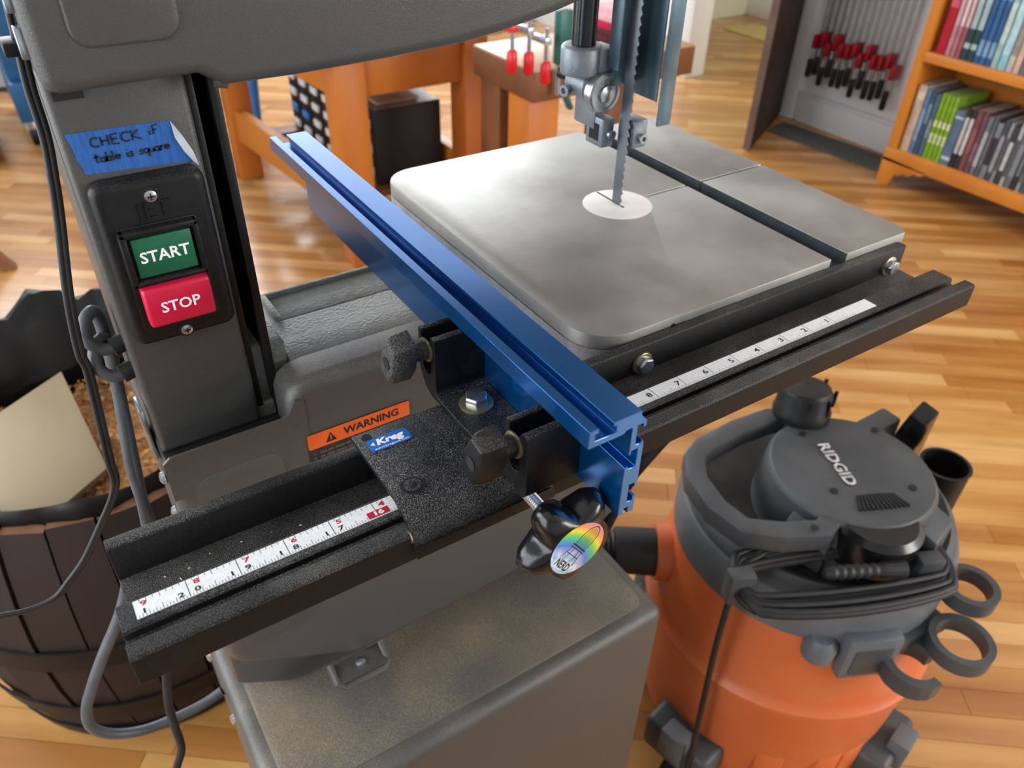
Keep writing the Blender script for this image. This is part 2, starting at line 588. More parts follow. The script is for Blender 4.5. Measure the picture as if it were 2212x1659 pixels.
for best, u, v, ln in vis:
    if ln not in PM:
        b = plank_box(ln)
        me = bpy.data.meshes.new('plank')
        me.from_pydata([Vector(p) * I for p in b.v], [], b.f)
        me.materials.append(OAK)
        PM[ln] = me
    o = bpy.data.objects.new('plank', PM[ln])
    COL.objects.link(o)
    o.parent = floor
    q = PU * u + PV * v
    o.location = W3((q.x, q.y, ZF)) - floor.location
    o.rotation_euler = (0, 0, PA)
fb = MB()
for best, u, v, ln in rest:
    b = plank_box(ln)
    q = PU * u + PV * v
    fb.add([(q.x + PU.x * p[0] + PV.x * p[1], q.y + PU.y * p[0] + PV.y * p[1], ZF + p[2]) for p in b.v], b.f)
fo = fb.build('floor_strips', OAKI, floor)
fo['kind'] = 'stuff'

HW = 66.0                                                    # ceiling height above the rail
# right-hand wall with the doorway (y 101..129), far wall, window walls
WX = 122.0
wr = MB()
wr.box(WX, WX + 5, -100, 100.5, ZF, HW)
wr.box(WX, WX + 5, 129.5, 200, ZF, HW)
wr.box(WX, WX + 5, 100.5, 129.5, ZF + 81, HW)
struct(wr.build('wall_right', WALLW))
struct(MB().box(-90, 240, 198, 203, ZF, HW).build('wall_back', WALLW))
struct(MB().box(-95, -90, -100, 203, ZF, HW).build('wall_left', WALLW))
struct(MB().box(-90, 240, -105, -100, ZF, HW).build('wall_front', WALLW))
struct(MB().box(-95, 245, -105, 203, HW, HW + 4).build('ceiling', WALLW))
# room beyond the doorway
struct(MB().box(186, 191, 60, 200, ZF, HW).build('wall_hall', WALLY))
struct(MB().box(127, 186, 171, 174, ZF, HW).build('wall_hall_end', WALLY))
struct(MB().box(185, 186, 60, 171, ZF, ZF + 6).build('baseboard_hall', TRIMW, bevel=0.1))
bb = MB()
bb.box(WX - 0.8, WX, -100, 95.5, ZF, ZF + 5.4)
bb.box(WX - 1.1, WX, -100, 95.5, ZF + 5.4, ZF + 6.0)
struct(bb.build('baseboard_right', TRIMW, bevel=0.08))
tr = MB()
tr.box(WX - 1.0, WX + 5.2, 96.0, 100.7, ZF, ZF + 85)
struct(tr.build('trim_1', TRIMW, bevel=0.15))
tr = MB()
tr.box(WX - 1.0, WX + 5.2, 129.2, 134.2, ZF, ZF + 85)
tr.box(WX - 0.6, WX, 134.2, 142, ZF, ZF + 85)
struct(tr.build('trim_2', TRIMW, bevel=0.15))
struct(MB().box(WX - 1.0, WX + 5.2, 96, 134.2, ZF + 81, ZF + 86).build('trim_3', TRIMW, bevel=0.15))
# the dark door standing open into the room
h = Vector((121.0, 100.0))
e = Vector((98.6, 87.5))
du = (e - h).normalized()
dv = Vector((-du.y, du.x))
DM = Matrix(((du.x, dv.x, 0, h.x), (du.y, dv.y, 0, h.y), (0, 0, 1, ZF + 0.4), (0, 0, 0, 1)))
dl = (e - h).length
door = MB()
door.box(0, dl, -0.7, 0.7, 0, 79, M=DM)
door = struct(door.build('door_1', DARKDOOR, bevel=0.08))
for side in (-0.75, 0.62):
    for z0, z1 in ((8, 36), (40, 74)):
        MB().box(3.2, dl - 3.2, side, side + 0.13, z0, z1, M=DM).build('panel', DARKDOOR, door, bevel=0.05)
de = MB().box(dl - 0.02, dl + 0.05, -0.66, 0.66, 0.05, 78.9, M=DM).build('door_edge', mat('door_edge_lit', '#6d5c50', '#5c4b40', rough=0.5, scale=6), door)  # same dark wood as the door; light on the edge painted as paler brown
for z in (9, 18.2, 40, 68):
    MB().box(-1.1, 0.1, 0.3, 1.0, z - 2.6, z + 2.6, M=DM).build('hinge', TRIMW, door, bevel=0.05)
tag(MB().prism([(165, 110), (178, 110), (178, 160), (165, 160)], 'z', ZF + 0.02, ZF + 0.3).build('hall_rug', mat('rug_straw', '#b7a368', '#c4b27a', rough=0.9, scale=60, bump=0.4, bscale=200)), 'straw coloured rug lying on the hall floor beyond the doorway', 'rug')
mt = MB().prism([(110.6, 93.5), (117.8, 95.3), (120.3, 66.5), (112.4, 67)], 'z', ZF + 0.02, ZF + 0.22)
tag(mt.build('floor_mat', mat('grey_mat', '#4f5350', '#5b5f5b', rough=0.9, scale=40, bump=0.4, bscale=300), bevel=0.06), 'dark grey mat on the floor between the dark door and the bookcase', 'mat')
# ------------------------------------------------------------------ the bandsaw
saw = thing('bandsaw', (-11, 9, ZF), 'grey floor-standing bandsaw with cast iron table and start and stop switch', 'bandsaw')
# stand
st = MB().box(-19.85, -2.3, 2.35, 17.0, ZF + 0.6, -16.05)
stand = st.build('stand', GREY, saw, bevel=0.55, seg=4)
MB().pillow(rrect(-19.15, -2.95, 3.05, 16.3, 0.5), 'z', -15.97, -16.2, 0.08, 2).build('top_panel', GREYTOP, stand)
for px, py in ((457, 1447), (497, 1560)):
    pass
for y, z in ((4.6, -18.6), (6.3, -20.6), (9.0, -18.6), (12.5, -18.6)):
    MB().lathe([(0.26, 0), (0.24, 0.1), (0.12, 0.18)], (-19.85, y, z), (-1, 0, 0), 14).build('screw', ZINC, stand)
# lower wheel housing and its door
hs = [(-19.4, -2.2), (-15.6, -2.2), (-15.2, -1.15), (-3.2, -1.15), (-1.6, -2.6), (-0.9, -5.5), (-0.9, -10), (-2.2, -13.2), (-4.2, -15.9), (-17.5, -15.9), (-19.4, -14.5)]
MB().prism(hs, 'y', 7.5, 11.2).build('wheel_housing', GREY, saw, bevel=0.2)
dp = [(-19.45, -3.3), (-19.3, -2.8), (-15.9, -2.8), (-15.88, -1.6), (-15.72, -1.25), (-15.4, -1.04), (-14.9, -0.97),
      (-4.0, -0.97), (-2.6, -1.5), (-1.7, -2.6), (-1.1, -4.2), (-0.9, -6.5), (-1.0, -9.5), (-1.5, -11.7), (-2.4, -13.4), (-3.6, -14.15), (-14.9, -14.35), (-15.3, -14.22), (-19.0, -11.9), (-19.35, -11.5), (-19.45, -11.0)]
dr = MB().pillow(dp, 'y', 6.2, 7.5, 0.45, 5).build('lower_door', GREY, saw)
MB().pillow(rrect(-18.85, -16.3, -11.0, -3.0, 0.5), 'y', 6.16, 6.3, 0.05, 2).build('pressed_panel', GREY, dr)
MB().prism([(-19.45, -3.5), (-15.4, -3.5), (-15.4, -1.5), (-15.66, -1.46), (-15.8, -1.68), (-15.9, -1.86), (-16.12, -1.95), (-19.25, -1.96), (-19.45, -2.12)], 'y', 6.18, 6.27).build('door_lip', GREY, dr)
MB().box(-19.3, -15.9, 6.28, 7.6, -2.95, -2.72).build('door_cavity_shade', BLACK, dr)  # solid black box painting the shade in the hollow behind the lip
lt = MB()
lt.tube([(-16.2, 6.3, -14.25), (-16.2, 5.6, -14.55), (-15.95, 5.45, -14.75), (-14.3, 5.45, -14.75), (-14.1, 5.6, -14.6), (-14.1, 6.3, -14.25)], 0.14, 8)
lt.box(-16.2, -14.1, 5.5, 6.4, -14.62, -14.45)
lt = lt.build('latch', GREY, dr)
MB().lathe([(0.2, 0), (0.2, 0.1), (0.1, 0.16)], (-15.1, 5.95, -14.45), (0, 0, 1), 12).build('screw', ZINC, lt)
for q in ((-19.47, 7.0, -3.2), (-19.47, 7.0, -4.6), (-19.47, 7.0, -5.9)):
    MB().lathe([(0.2, 0), (0.18, 0.1), (0.08, 0.15)], q, (-1, 0, 0), 12).build('bolt', ZINC, dr)
# casting behind the door, under the table
lc = MB()
lc.prism([(7.55, -1.12), (8.6, -1.02), (8.9, -1.12), (9.85, -1.05), (9.95, -1.3), (9.95, -4), (7.55, -4)], 'x', -15.2, -2.5)
lc.build('lower_casting', CAST, saw, bevel=0.06)
tp = MB()
tp.box(-14.75, -2.5, 9.95, 11.5, -1.3, -1.1)
tp.box(-14.75, -2.5, 11.4, 11.55, -1.3, -0.93)
tp.box(-14.85, -14.65, 9.9, 11.55, -3.0, -0.93)
tp.build('cover_plate', CAST, saw, bevel=0.04)
MB().pillow([(-16.3, 7.8), (-15.25, 7.8), (-15.25, 8.9), (-15.6, 9.7), (-16.3, 9.7)], 'z', -0.35, -2.4, 0.12, 3).build('column_boss', CAST, saw)
# column
cb = MB().box(-19.32, -16.42, 7.4, 11.4, -2.72, 7.9)
column = cb.build('column', GREY, saw, bevel=0.16, seg=3)
MB().box(-19.15, -18.55, 7.36, 7.5, 7.2, 7.38).build('slot', BLACK, column)
MB().box(-19.2, -15.8, 7.45, 11.2, -3.2, -2.65).build('column_gap_shade', BLACK, saw)  # black block in place of the shaded gap under the column
MB().box(-19.55, -19.42, 7.6, 8.4, -3.0, -1.2).build('side_plate', ZINC, saw, bevel=0.03)
ch = MB()
ch.prism([(-16.42, 7.55), (-16.25, 7.55), (-16.25, 9.3), (-15.95, 9.3), (-15.95, 7.48), (-15.72, 7.48), (-15.72, 9.8), (-16.42, 9.8)], 'z', -3.0, 8.2)
ch.build('blade_channel', BLACKPL, saw, bevel=0.03)
# upper wheel cover
up = [(-19.32, 7.9), (-19.25, 7.7), (-19.05, 7.6), (-17.6, 7.62), (-16.35, 7.64), (-15.85, 7.32), (-14.17, 7.32), (-11.85, 7.39), (-9.94, 7.49), (-8.57, 7.66), (-7.14, 7.92),
      (-5.79, 8.25), (-4.6, 8.75), (-3.5, 9.5), (-2.5, 10.6), (-1.7, 12.2), (-1.3, 14), (-1.3, 22), (-3, 25.5), (-6, 27), (-19.32, 27)]
cv = MB().pillow(up, 'y', 6.2, 7.35, 0.3, 5).build('upper_door', GREY, saw)
MB().pillow(rrect(-18.6, -16.5, 8.42, 18.0, 0.4), 'y', 6.12, 6.3, 0.08, 3).build('pressed_panel', GREY, cv)
MB().cyl((-16.0, 6.5, 7.42), (-15.75, 6.5, 7.35), 0.14, 12).build('edge_curl', GREY, cv)
fr = [(-19.3, 8.0), (-15.9, 8.0), (-12, 7.9), (-9, 8.3), (-6, 9.2), (-4.2, 10.2), (-2.6, 12), (-1.6, 14), (-1.6, 22), (-3.2, 25.3), (-6, 26.8), (-19.3, 26.8)]
MB().prism(fr, 'y', 7.36, 11.3).build('upper_frame', GREY, saw, bevel=0.2)
for z in (8.15, 9.0):
    MB().box(-19.46, -19.3, 7.0, 7.3, z, z + 0.6).build('hinge', ZINC, cv, bevel=0.03)
# table
tb = MB()
R_ = 1.35
def corner(cx, cy, r, a0, n=7):
    return [(cx + r * math.cos(math.radians(a0 + 90 * k / n)), cy + r * math.sin(math.radians(a0 + 90 * k / n))) for k in range(n + 1)]
X0, X1, Y0, Y1 = -8.5, 5.5, 1.78, 15.55
lft = corner(X0 + R_, Y0 + R_, R_, 180) + [(-5.1, Y0), (-5.05, Y0 - 0.03), (1.3, Y0 - 0.03), (1.3, 8.64), (-0.7, 8.64), (-0.7, 8.76), (1.3, 8.76), (1.3, Y1)] + corner(X0 + R_, Y1 - R_, R_, 90)
tb.pillow(lft, 'z', 0.5, 0.02, 0.025, 2)
tb.pillow([(2.12, Y0 - 0.03), (5.2, Y0 - 0.03), (X1, Y0 + 0.35), (X1, 8.64), (2.12, 8.64)], 'z', 0.5, 0.02, 0.025, 2)
tb.pillow([(2.12, 8.76), (X1, 8.76), (X1, Y1 - 0.6), (5.0, Y1), (2.12, Y1)], 'z', 0.5, 0.02, 0.025, 2)
low = corner(X0 + R_, Y0 + R_, R_, 180) + [(5.2, Y0), (X1, Y0 + 0.35), (X1, 8.64), (-0.7, 8.64), (-0.7, 8.76), (X1, 8.76), (X1, Y1 - 0.6), (5.0, Y1)] + corner(X0 + R_, Y1 - R_, R_, 90)
tb.prism(low, 'z', -1.0, 0.05, mi=1)
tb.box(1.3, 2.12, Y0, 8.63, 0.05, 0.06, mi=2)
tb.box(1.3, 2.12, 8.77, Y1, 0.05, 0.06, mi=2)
tb.box(2.09, 2.125, Y0, 8.63, 0.05, 0.47, mi=2)  # added plates along the slot wall, its shade put into their dark colour
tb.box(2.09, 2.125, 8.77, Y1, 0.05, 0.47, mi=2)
table = tb.build('table', [IRON, IRONSIDE, mat('slot_floor_wall_shade', '#3b4048', '#474c55', rough=0.6, metal=0.3, scale=40)], saw)
MB().lathe([(1.28, 0), (1.28, 0.02), (1.26, 0.03)], (-2.12, 8.68, 0.49), (0, 0, 1), 48).build('table_insert', WHITEPL, table)
MB().box(-2.16, -2.08, 8.3, 9.9, 0.515, 0.524).build('kerf', BLACK, table)
MB().lathe([(0.09, 0), (0.09, 0.02)], (-5.55, Y0 + 0.01, 0.18), (0, -1, 0), 12).build('screw_hole', BLACK, table)
MB().lathe([(0.16, 0), (0.16, 0.5), (0.1, 0.6)], (5.45, 8.7, -0.05), (1, 0, 0), 12).build('levelling_pin', STEEL, table)
tn = MB()
tn.prism([(-0.8, -0.98), (4.4, -0.98), (4.2, -5.0), (3.0, -8.0), (1.54, -9.5), (0.9, -9.76), (0.0, -10.23), (-0.78, -10.88), (-1.46, -11.47), (-1.89, -12.19), (-2.63, -13.98), (-2.9, -14.6), (-2.9, -13.9), (-0.85, -9.8), (-0.85, -5)], 'y', 6.0, 7.4)
tn.prism([(-4.5, -0.95), (4.4, -0.95), (3.6, -2.6), (1.8, -3.6), (-2.5, -3.6), (-4.0, -2.6)], 'y', 4.2, 5.0)
tn.build('trunnion', BLACKPC, saw, bevel=0.08)
# blade
bl = MB()
zz = -2.0
pr_ = [(9.0, -2.0)]
fr_ = []
while zz < 15:
    fr_ += [(8.44, zz), (8.54, zz + 0.16), (8.54, zz + 0.2)]
    zz += 0.3
pr_ = [(8.98, -2.0)] + fr_ + [(8.98, zz)]
bl.prism(pr_, 'x', -2.135, -2.105)
bl.build('blade', mat('blade_steel', '#6b7076', '#7d8288', rough=0.4, metal=0.8, scale=30), saw, smooth=20)
# upper blade guide
gp = MB().cyl((-3.03, 10.2, 5.3), (-3.03, 10.2, 14), 0.42, 24).build('guide_post', BLACKGL, saw)
g = MB()
g.lathe([(0.68, 0), (0.7, 0.08), (0.7, 0.85), (0.64, 0.95), (0.44, 0.95)], (-3.05, 10.25, 4.9), (0, 0, 1), 28)
g.box(-2.78, -2.05, 9.55, 10.5, 4.85, 5.78)
g.box(-2.7, -2.2, 9.7, 10.9, 3.05, 4.9)
gb = g.build('guide_bracket', DIECAST, saw, bevel=0.06)
MB().box(-2.8, -2.77, 9.68, 10.4, 4.98, 5.65).build('cast_plate', mat('cast_light', '#9aa3aa', '#aab2b8', rough=0.5, metal=0.4, scale=60, bump=0.4, bscale=200), gb, bevel=0.02)
cy = MB()
cy.lathe([(0.3, 0), (0.46, 0.05), (0.5, 0.2), (0.5, 1.0), (0.42, 1.1)], (-2.75, 11.0, 4.5), (0.1, -1, -0.05), 28)
cy.build('bearing_housing', DIECAST, gb)
sc_ = MB().lathe([(0.2, 0), (0.2, 0.22), (0.1, 0.22), (0.1, 0.1)], (-3.22, 10.7, 4.25), (-1, -0.3, 0), 18)
sc_.build('set_screw', STEEL, gb)
MB().cyl((-2.95, 11.5, 4.62), (-2.85, 11.0, 4.58), 0.22, 14).build('adjuster', BLACKPL, gb)
br = MB().lathe([(0.6, 0), (0.68, 0.04), (0.68, 0.36), (0.62, 0.42), (0.52, 0.42), (0.52, 0.36), (0.3, 0.36), (0.28, 0.46), (0.1, 0.5)], (-2.62, 9.72, 4.38), (0.05, -1, -0.02), 32)
br.build('thrust_bearing', STEEL, gb)
for nm, b in (('guide_block', (-2.66, -2.14, 9.25, 10.2, 2.5, 3.52)), ('guide_block', (-1.98, -1.35, 8.4, 9.25, 2.62, 3.6))):
    o = MB().box(*b).build(nm, DIECAST, gb, bevel=0.06)
    if b[0] < -2.5:
        MB().box(-2.68, -2.65, 9.46, 9.98, 2.72, 3.3).build('recess', BLACKPL, o)
    cx = (b[0] + b[1]) / 2
    MB().lathe([(0.17, 0), (0.17, 0.18), (0.08, 0.18), (0.08, 0.08)], (cx + 0.05, b[2], 2.98), (0, -1, 0), 16).build('set_screw', STEEL, o)
gd = MB()
gd.box(-1.5, -1.44, 8.0, 9.5, 4.3, 14)
gd.box(-1.55, -0.98, 7.72, 7.82, 3.55, 14)
gd.box(-2.5, -2.44, 8.95, 9.5, 5.2, 14)
gd.box(-2.4, -1.4, 9.3, 9.36, 4.6, 14)
gd.build('blade_guard', GUARD, saw, bevel=0.02)
# switch
sw = MB().pillow(rrect(-19.1, -16.55, 1.08, 5.4, 0.3, 6), 'y', 6.98, 7.4, 0.22, 4).build('switch_plate', BLACKPL, saw)
MB().pillow(rrect(-18.82, -16.95, 1.5, 4.35, 0.15, 4), 'y', 6.93, 7.1, 0.06, 2).build('switch_bezel', BLACKPL, sw)
sr = MB()
for q in ((-18.8, -17.0, 4.13, 4.3), (-18.8, -17.0, 2.86, 3.0), (-18.8, -18.64, 2.86, 4.3), (-17.14, -17.0, 2.86, 4.3)):
    sr.box(q[0], q[1], 6.72, 7.0, q[2], q[3])
sr.build('start_surround', BLACKPL, sw, bevel=0.05)
sb = MB().box(-18.58, -17.2, 6.8, 7.0, 3.06, 4.08).build('start_button', GREEN, sw, bevel=0.04)
mb = MB()
mb.add(*lettering('START', 0.4, (-17.89, 6.795, 3.57), (1, 0, 0), (0, 0, 1), bold=0.009, sx=0.98))
mb.build('lettering', PRINTW, sb)
sp = MB().box(-18.68, -17.08, 6.5, 7.0, 1.82, 2.88).build('stop_button', RED, sw, bevel=0.1, seg=3)
mb = MB()
mb.add(*lettering('STOP', 0.4, (-17.88, 6.494, 2.33), (1, 0, 0), (0, 0, 1), bold=0.009, sx=0.98))
mb.build('lettering', PRINTW, sp)
mb = MB()
mb.add(*lettering('JET', 0.6, (-17.85, 6.97, 4.62), (1, 0, 0), (0, 0, 1), bold=0.0, depth=0.06, sx=0.95))
mb.build('raised_lettering', BLACKPL, sw)
for z in (4.97, 1.3):
    s_ = MB().lathe([(0.15, 0), (0.14, 0.05), (0.06, 0.08)], (-17.85, 6.99, z), (0, -1, 0), 16).build('screw', STEEL, sw)
    MB().lathe([(0.2, 0), (0.2, 0.015)], (-17.85, 6.985, z), (0, -1, 0), 20).build('screw_recess', BLACK, sw)
    c_ = MB()
    c_.box(-17.93, -17.77, 6.9, 6.93, z - 0.015, z + 0.015)
    c_.box(-17.865, -17.835, 6.9, 6.93, z - 0.08, z + 0.08)
    c_.build('cross_slot', BLACK, s_)
# warning label on the lower door
wl = MB().prism(rrect(-15.52, -12.15, -6.2, -2.85, 0.06, 2), 'y', 6.16, 6.2).build('warning_label', WARNK, saw)
MB().prism(rrect(-15.52, -12.15, -3.42, -2.85, 0.06, 2), 'y', 6.15, 6.16).build('header', WARNO, wl)
mb = MB()
mb.add(*lettering('WARNING', 0.38, (-13.45, 6.145, -3.14), (1, 0, 0), (0, 0, 1), bold=0.012, sx=1.0))
mb.add([(-14.98, 6.145, -3.32), (-14.62, 6.145, -3.32), (-14.8, 6.145, -2.97)], [(0, 1, 2)])
mb.build('header_lettering', PRINTK, wl)
mb = MB()
mb.add(*lettering('!', 0.24, (-14.8, 6.142, -3.18), (1, 0, 0), (0, 0, 1), bold=0.01))
mb.build('alert_mark', WARNO, wl)
mb = MB()
for k in range(8):
    z = -3.62 - k * 0.17
    mb.add([(-15.36 + 0.05 * math.cos(a * 1.0472), 6.15, z + 0.05 * math.sin(a * 1.0472)) for a in range(6)], [tuple(range(6))])
    x = -15.2
    while x < -12.35:
        w = rnd.uniform(0.12, 0.4)
        mb.box(x, min(x + w, -12.3), 6.15, 6.158, z - 0.045, z + 0.045)
        x += w + 0.06
mb.build('small_print', WARNT, wl)
# grey leads looping into the switch box
for k, (dy, dz, r) in enumerate(((0.0, 0.0, 0.17), (-0.25, -0.72, 0.17))):
    p = [(-19.3, 8.35 + dy, 0.62 + dz), (-19.55, 8.3 + dy, 0.56 + dz), (-19.9, 8.3 + dy, 0.62 + dz), (-20.12, 8.42 + dy, 0.95 + dz), (-20.0, 8.65 + dy, 1.35 + dz), (-19.75, 8.95 + dy, 1.4 + dz),
         (-19.66, 9.1 + dy, 0.9 + dz), (-19.75, 9.0, -0.7), (-19.9 - 0.05 * k, 8.9, -2.2), (-20.1 - 0.1 * k, 8.7, -4.0), (-20.35 + 0.12 * k, 8.5, -6.2), (-20.5 + 0.2 * k, 8.5, -8.5)]
    o = MB().tube(spline(p, 8), r, 10).build('switch_lead', CORDG, saw, smooth=60)
    MB().cyl((-19.28, 8.36 + dy, 0.63 + dz), (-19.62, 8.3 + dy, 0.57 + dz), 0.26, 12).build('strain_relief', RUBBER, o)
# ------------------------------------------------------------------ fence rail
rail = thing('fence_rail', (-8, 0.2, -0.6), 'black aluminium fence rail with white inch scale bolted along the table front', 'fence rail')
an = MB().prism([(1.72, -1.5), (1.72, 0.22), (1.44, 0.22), (1.40, 0.16), (1.40, -0.72), (-0.2, -0.72), (-0.2, -0.86), (1.5, -0.86), (1.5, -1.5)], 'x', -21.15, 4.95)
an.build('angle_rail', BLACKAL, rail, bevel=0.025)
ex = MB().prism([(0.08, -0.86), (0.08, -0.02), (0.04, 0.0), (-0.6, 0.0), (-0.66, -0.05), (-0.66, -0.2), (-0.74, -0.2), (-0.74, -0.42), (-1.0, -0.42), (-1.0, 0.10), (-1.05, 0.14), (-1.37, 0.14), (-1.42, 0.08), (-1.42, -0.62), (-1.36, -0.68), (-1.2, -0.86)], 'x', -21.3, 4.62)
extr = ex.build('scale_extrusion', BLACKAL, rail, bevel=0.02)
tp = MB().box(-21.0, 0.92, -0.46, 0.0, 0.0, 0.014).build('inch_scale', TAPEW, rail)
k_, r_ = MB(), MB()
def tick(mb, x, y0, y1, w=0.012):
    mb.add([(x - w / 2, y0, 0.017), (x + w / 2, y0, 0.017), (x + w / 2, y1, 0.017), (x - w / 2, y1, 0.017)], [(0, 1, 2, 3)])
for i in range(1, 22):
    tick(k_, -i, -0.455, -0.005, 0.014)
for i in range(0, 21 * 16):
    f = i % 16
    if f == 0:
        continue
    ln = 0.17 if f == 8 else 0.13 if f % 4 == 0 else 0.1 if f % 2 == 0 else 0.065
    x = -i / 16
    tick(k_, x, -0.455, -0.455 + ln * 0.9, 0.009)
    if f % 2 == 0 and i > 12 * 16:
        tick(k_, x, -0.005, -0.005 - ln * 0.7, 0.009)
for i in range(1, 22):
    s = str(i)
    bold = 0.004
    if i == 16:
        continue
    if i < 10:
        k_.add(*lettering(s, 0.25, (-i - 0.16, -0.24, 0.018), (1, 0, 0), (0, 1, 0), bold=bold, sx=1.35))
    else:
        if i < 21:
            k_.add(*lettering(s[0], 0.17, (-i - 0.15, -0.33, 0.018), (1, 0, 0), (0, 1, 0), bold=bold, sx=1.5))
        k_.add(*lettering(s[1], 0.17, (-i + 0.17, -0.33, 0.018), (1, 0, 0), (0, 1, 0), bold=bold, sx=1.5))
    if i > 12:
        r_.add(*lettering(str(i - 12), 0.17, (-i + 0.19, -0.13, 0.018), (1, 0, 0), (0, 1, 0), bold=bold, sx=1.5))
r_.add(*lettering('4', 0.17, (-15.81, -0.13, 0.018), (1, 0, 0), (0, 1, 0), bold=0.008, sx=1.5))
r_.add([(-16.22, -0.43, 0.0175), (-15.72, -0.43, 0.0175), (-15.72, -0.24, 0.0175), (-16.22, -0.24, 0.0175)], [(0, 1, 2, 3)])
k_.build('scale_black_print', PRINTK, tp)
r_.build('scale_red_print', PRINTR, tp)
mb = MB()
mb.add(*lettering('16', 0.17, (-15.97, -0.335, 0.019), (1, 0, 0), (0, 1, 0), bold=0.008, sx=1.5))
mb.build('scale_white_print', PRINTW, tp)
for x, z in ((-6.99, -0.36), (4.18, -0.36)):
    b = MB().lathe([(0.34, 0), (0.34, 0.07), (0.3, 0.09)], (x, 1.40, z), (0, -1, 0), 24).build('washer', BRASS, rail)
    MB().hexhead((x, 1.32, z), (0, -1, 0), 0.27, 0.22).build('hex_bolt', ZINC, rail, bevel=0.02)
dust_r = random.Random(3)
crumbs = MB()
for k in range(60):
    x = dust_r.uniform(-21.0, -17)
    y = -0.85 + dust_r.uniform(-0.12, 0.2) if k % 3 else dust_r.uniform(0.2, 1.2)
    z = -0.42 if y < 0 else -0.715
    if y > -0.7 and y < 0.05:
        y, z = -0.8, -0.42
    s = dust_r.uniform(0.012, 0.04)
    if k < 4:
        s = 0.075
    a = dust_r.uniform(0, 3)
    crumbs.add([(x + s * math.cos(a), y + s * math.sin(a) * 0.6, z), (x - s * math.cos(a), y - s * 0.5, z), (x + s * 0.4, y - s * 0.7, z), (x, y, z + s)], [(0, 1, 3), (1, 2, 3), (2, 0, 3), (0, 2, 1)])
o = crumbs.build('sawdust_crumbs', mat('pale_dust', '#d8c6ad', rough=0.9), rail)
o['kind'] = 'stuff'
# ------------------------------------------------------------------ blue fence
fen = thing('rip_fence', (-12, 0, 0.5), 'blue anodised aluminium rip fence with black bracket clamped on the rail', 'fence')
fp = [(0, .6), (.14, .6), (.14, .76), (.25, .76), (.25, .58), (.42, .58), (.42, 1.03), (.34, 1.03), (.34, .92), (.2, .92), (.2, 1.42), (.34, 1.42), (.34, 1.3), (.42, 1.3), (.42, 2.48), (.36, 2.58), (.34, 2.58), (.34, 2.5), (.2, 2.5), (.2, 3.0),
      (.34, 3.0), (.34, 2.9), (.42, 2.9), (.42, 3.06), (.26, 3.1), (.26, 3.34), (-.43, 3.34), (-.43, 3.24), (-.35, 3.24), (-.35, 3.07), (-.85, 3.07), (-.85, 3.24), (-.77, 3.24), (-.77, 3.35), (-1.0, 3.35), (-1.0, 2.93), (-.15, 2.93), (-.08, 3.0), (.06, 3.0),
      (.06, 2.28), (.12, 2.28), (.12, 2.38), (.28, 2.38), (.28, 1.9), (.1, 1.9), (.1, 1.98), (0, 1.98)]
MB().prism([(p[0] - 12.0, p[1]) for p in fp], 'y', -3.58, 13.75).build('fence_bar', BLUE, fen, bevel=0.012, seg=1)
# carriage that hooks over the rail
prof = [(1.62, 0.6), (-0.45, 0.6)]
for k in range(9):
    t = math.radians(90 - 10 * k)
    prof.append((-0.45 - 1.12 * math.cos(t), -0.42 + 1.02 * math.sin(t)))
prof += [(-1.6, -0.1), (-1.62, -0.42)]
inner = [(-1.5, -0.42), (-1.48, -0.1)]
for k in range(9):
    t = math.radians(10 + 10 * k)
    inner.append((-0.45 - 1.0 * math.cos(t), -0.42 + 0.9 * math.sin(t)))
inner += [(-0.45, 0.47), (1.62, 0.47)]
cr = MB().prism(prof + inner, 'x', -15.7, -12.15).build('carriage', BLACKPC, fen, bevel=0.02)
MB().box(-15.4, -12.3, 1.15, 1.5, 0.24, 0.48).build('slide_pad', BLACKPL, fen, bevel=0.03)
MB().prism([(0.2, 0.47), (0.0, 0.47), (-0.1, 0.05), (0.1, 0.05)], 'x', -15.55, -15.35).build('cursor_foot', DIECAST, fen)
MB().lathe([(0.15, 0), (0.15, 0.03), (0.09, 0.03), (0.09, -0.1)], (-15.7, -1.32, 0.02), (-1, 0, 0), 16).build('brass_insert', BRASS, fen)
s_ = MB().lathe([(0.27, 0), (0.27, 0.012)], (-15.2, -0.53, 0.6), (0, 0, 1), 24).build('screw_recess', BLACK, fen)
s_ = MB().lathe([(0.2, 0), (0.2, 0.03), (0.1, 0.03), (0.1, 0.015)], (-15.2, -0.53, 0.6), (0, 0, 1), 20).build('socket_screw', BLACKPC, fen)
MB().hexhead((-15.2, -0.53, 0.605), (0, 0, 1), 0.1, 0.03).build('hex_socket', BLACK, s_)
MB().lathe([(0.12, 0), (0.12, 0.008)], (-15.4, 1.42, 0.6), (0, 0, 1), 16).build('hole', BLACK, fen)
kl = MB().prism(rrect(-15.5, -14.48, 0.86, 1.3, 0.08, 4), 'z', 0.6, 0.612).build('maker_label', KREGB, fen)
mb = MB()
mb.add(*lettering('Kreg', 0.28, (-14.97, 1.12, 0.6145), (1, 0, 0), (0, 1, 0), bold=0.014, sx=1.2, shear=0.2))
mb.add(*lettering('www.kregtool.com', 0.1, (-14.98, 0.93, 0.6145), (1, 0, 0), (0, 1, 0), bold=0.001, sx=1.1))
mb.add([(-15.44, 1.11, 0.6145), (-15.34, 1.04, 0.6145), (-15.34, 1.18, 0.6145)], [(0, 1, 2)])
mb.build('label_lettering', PRINTW, kl)
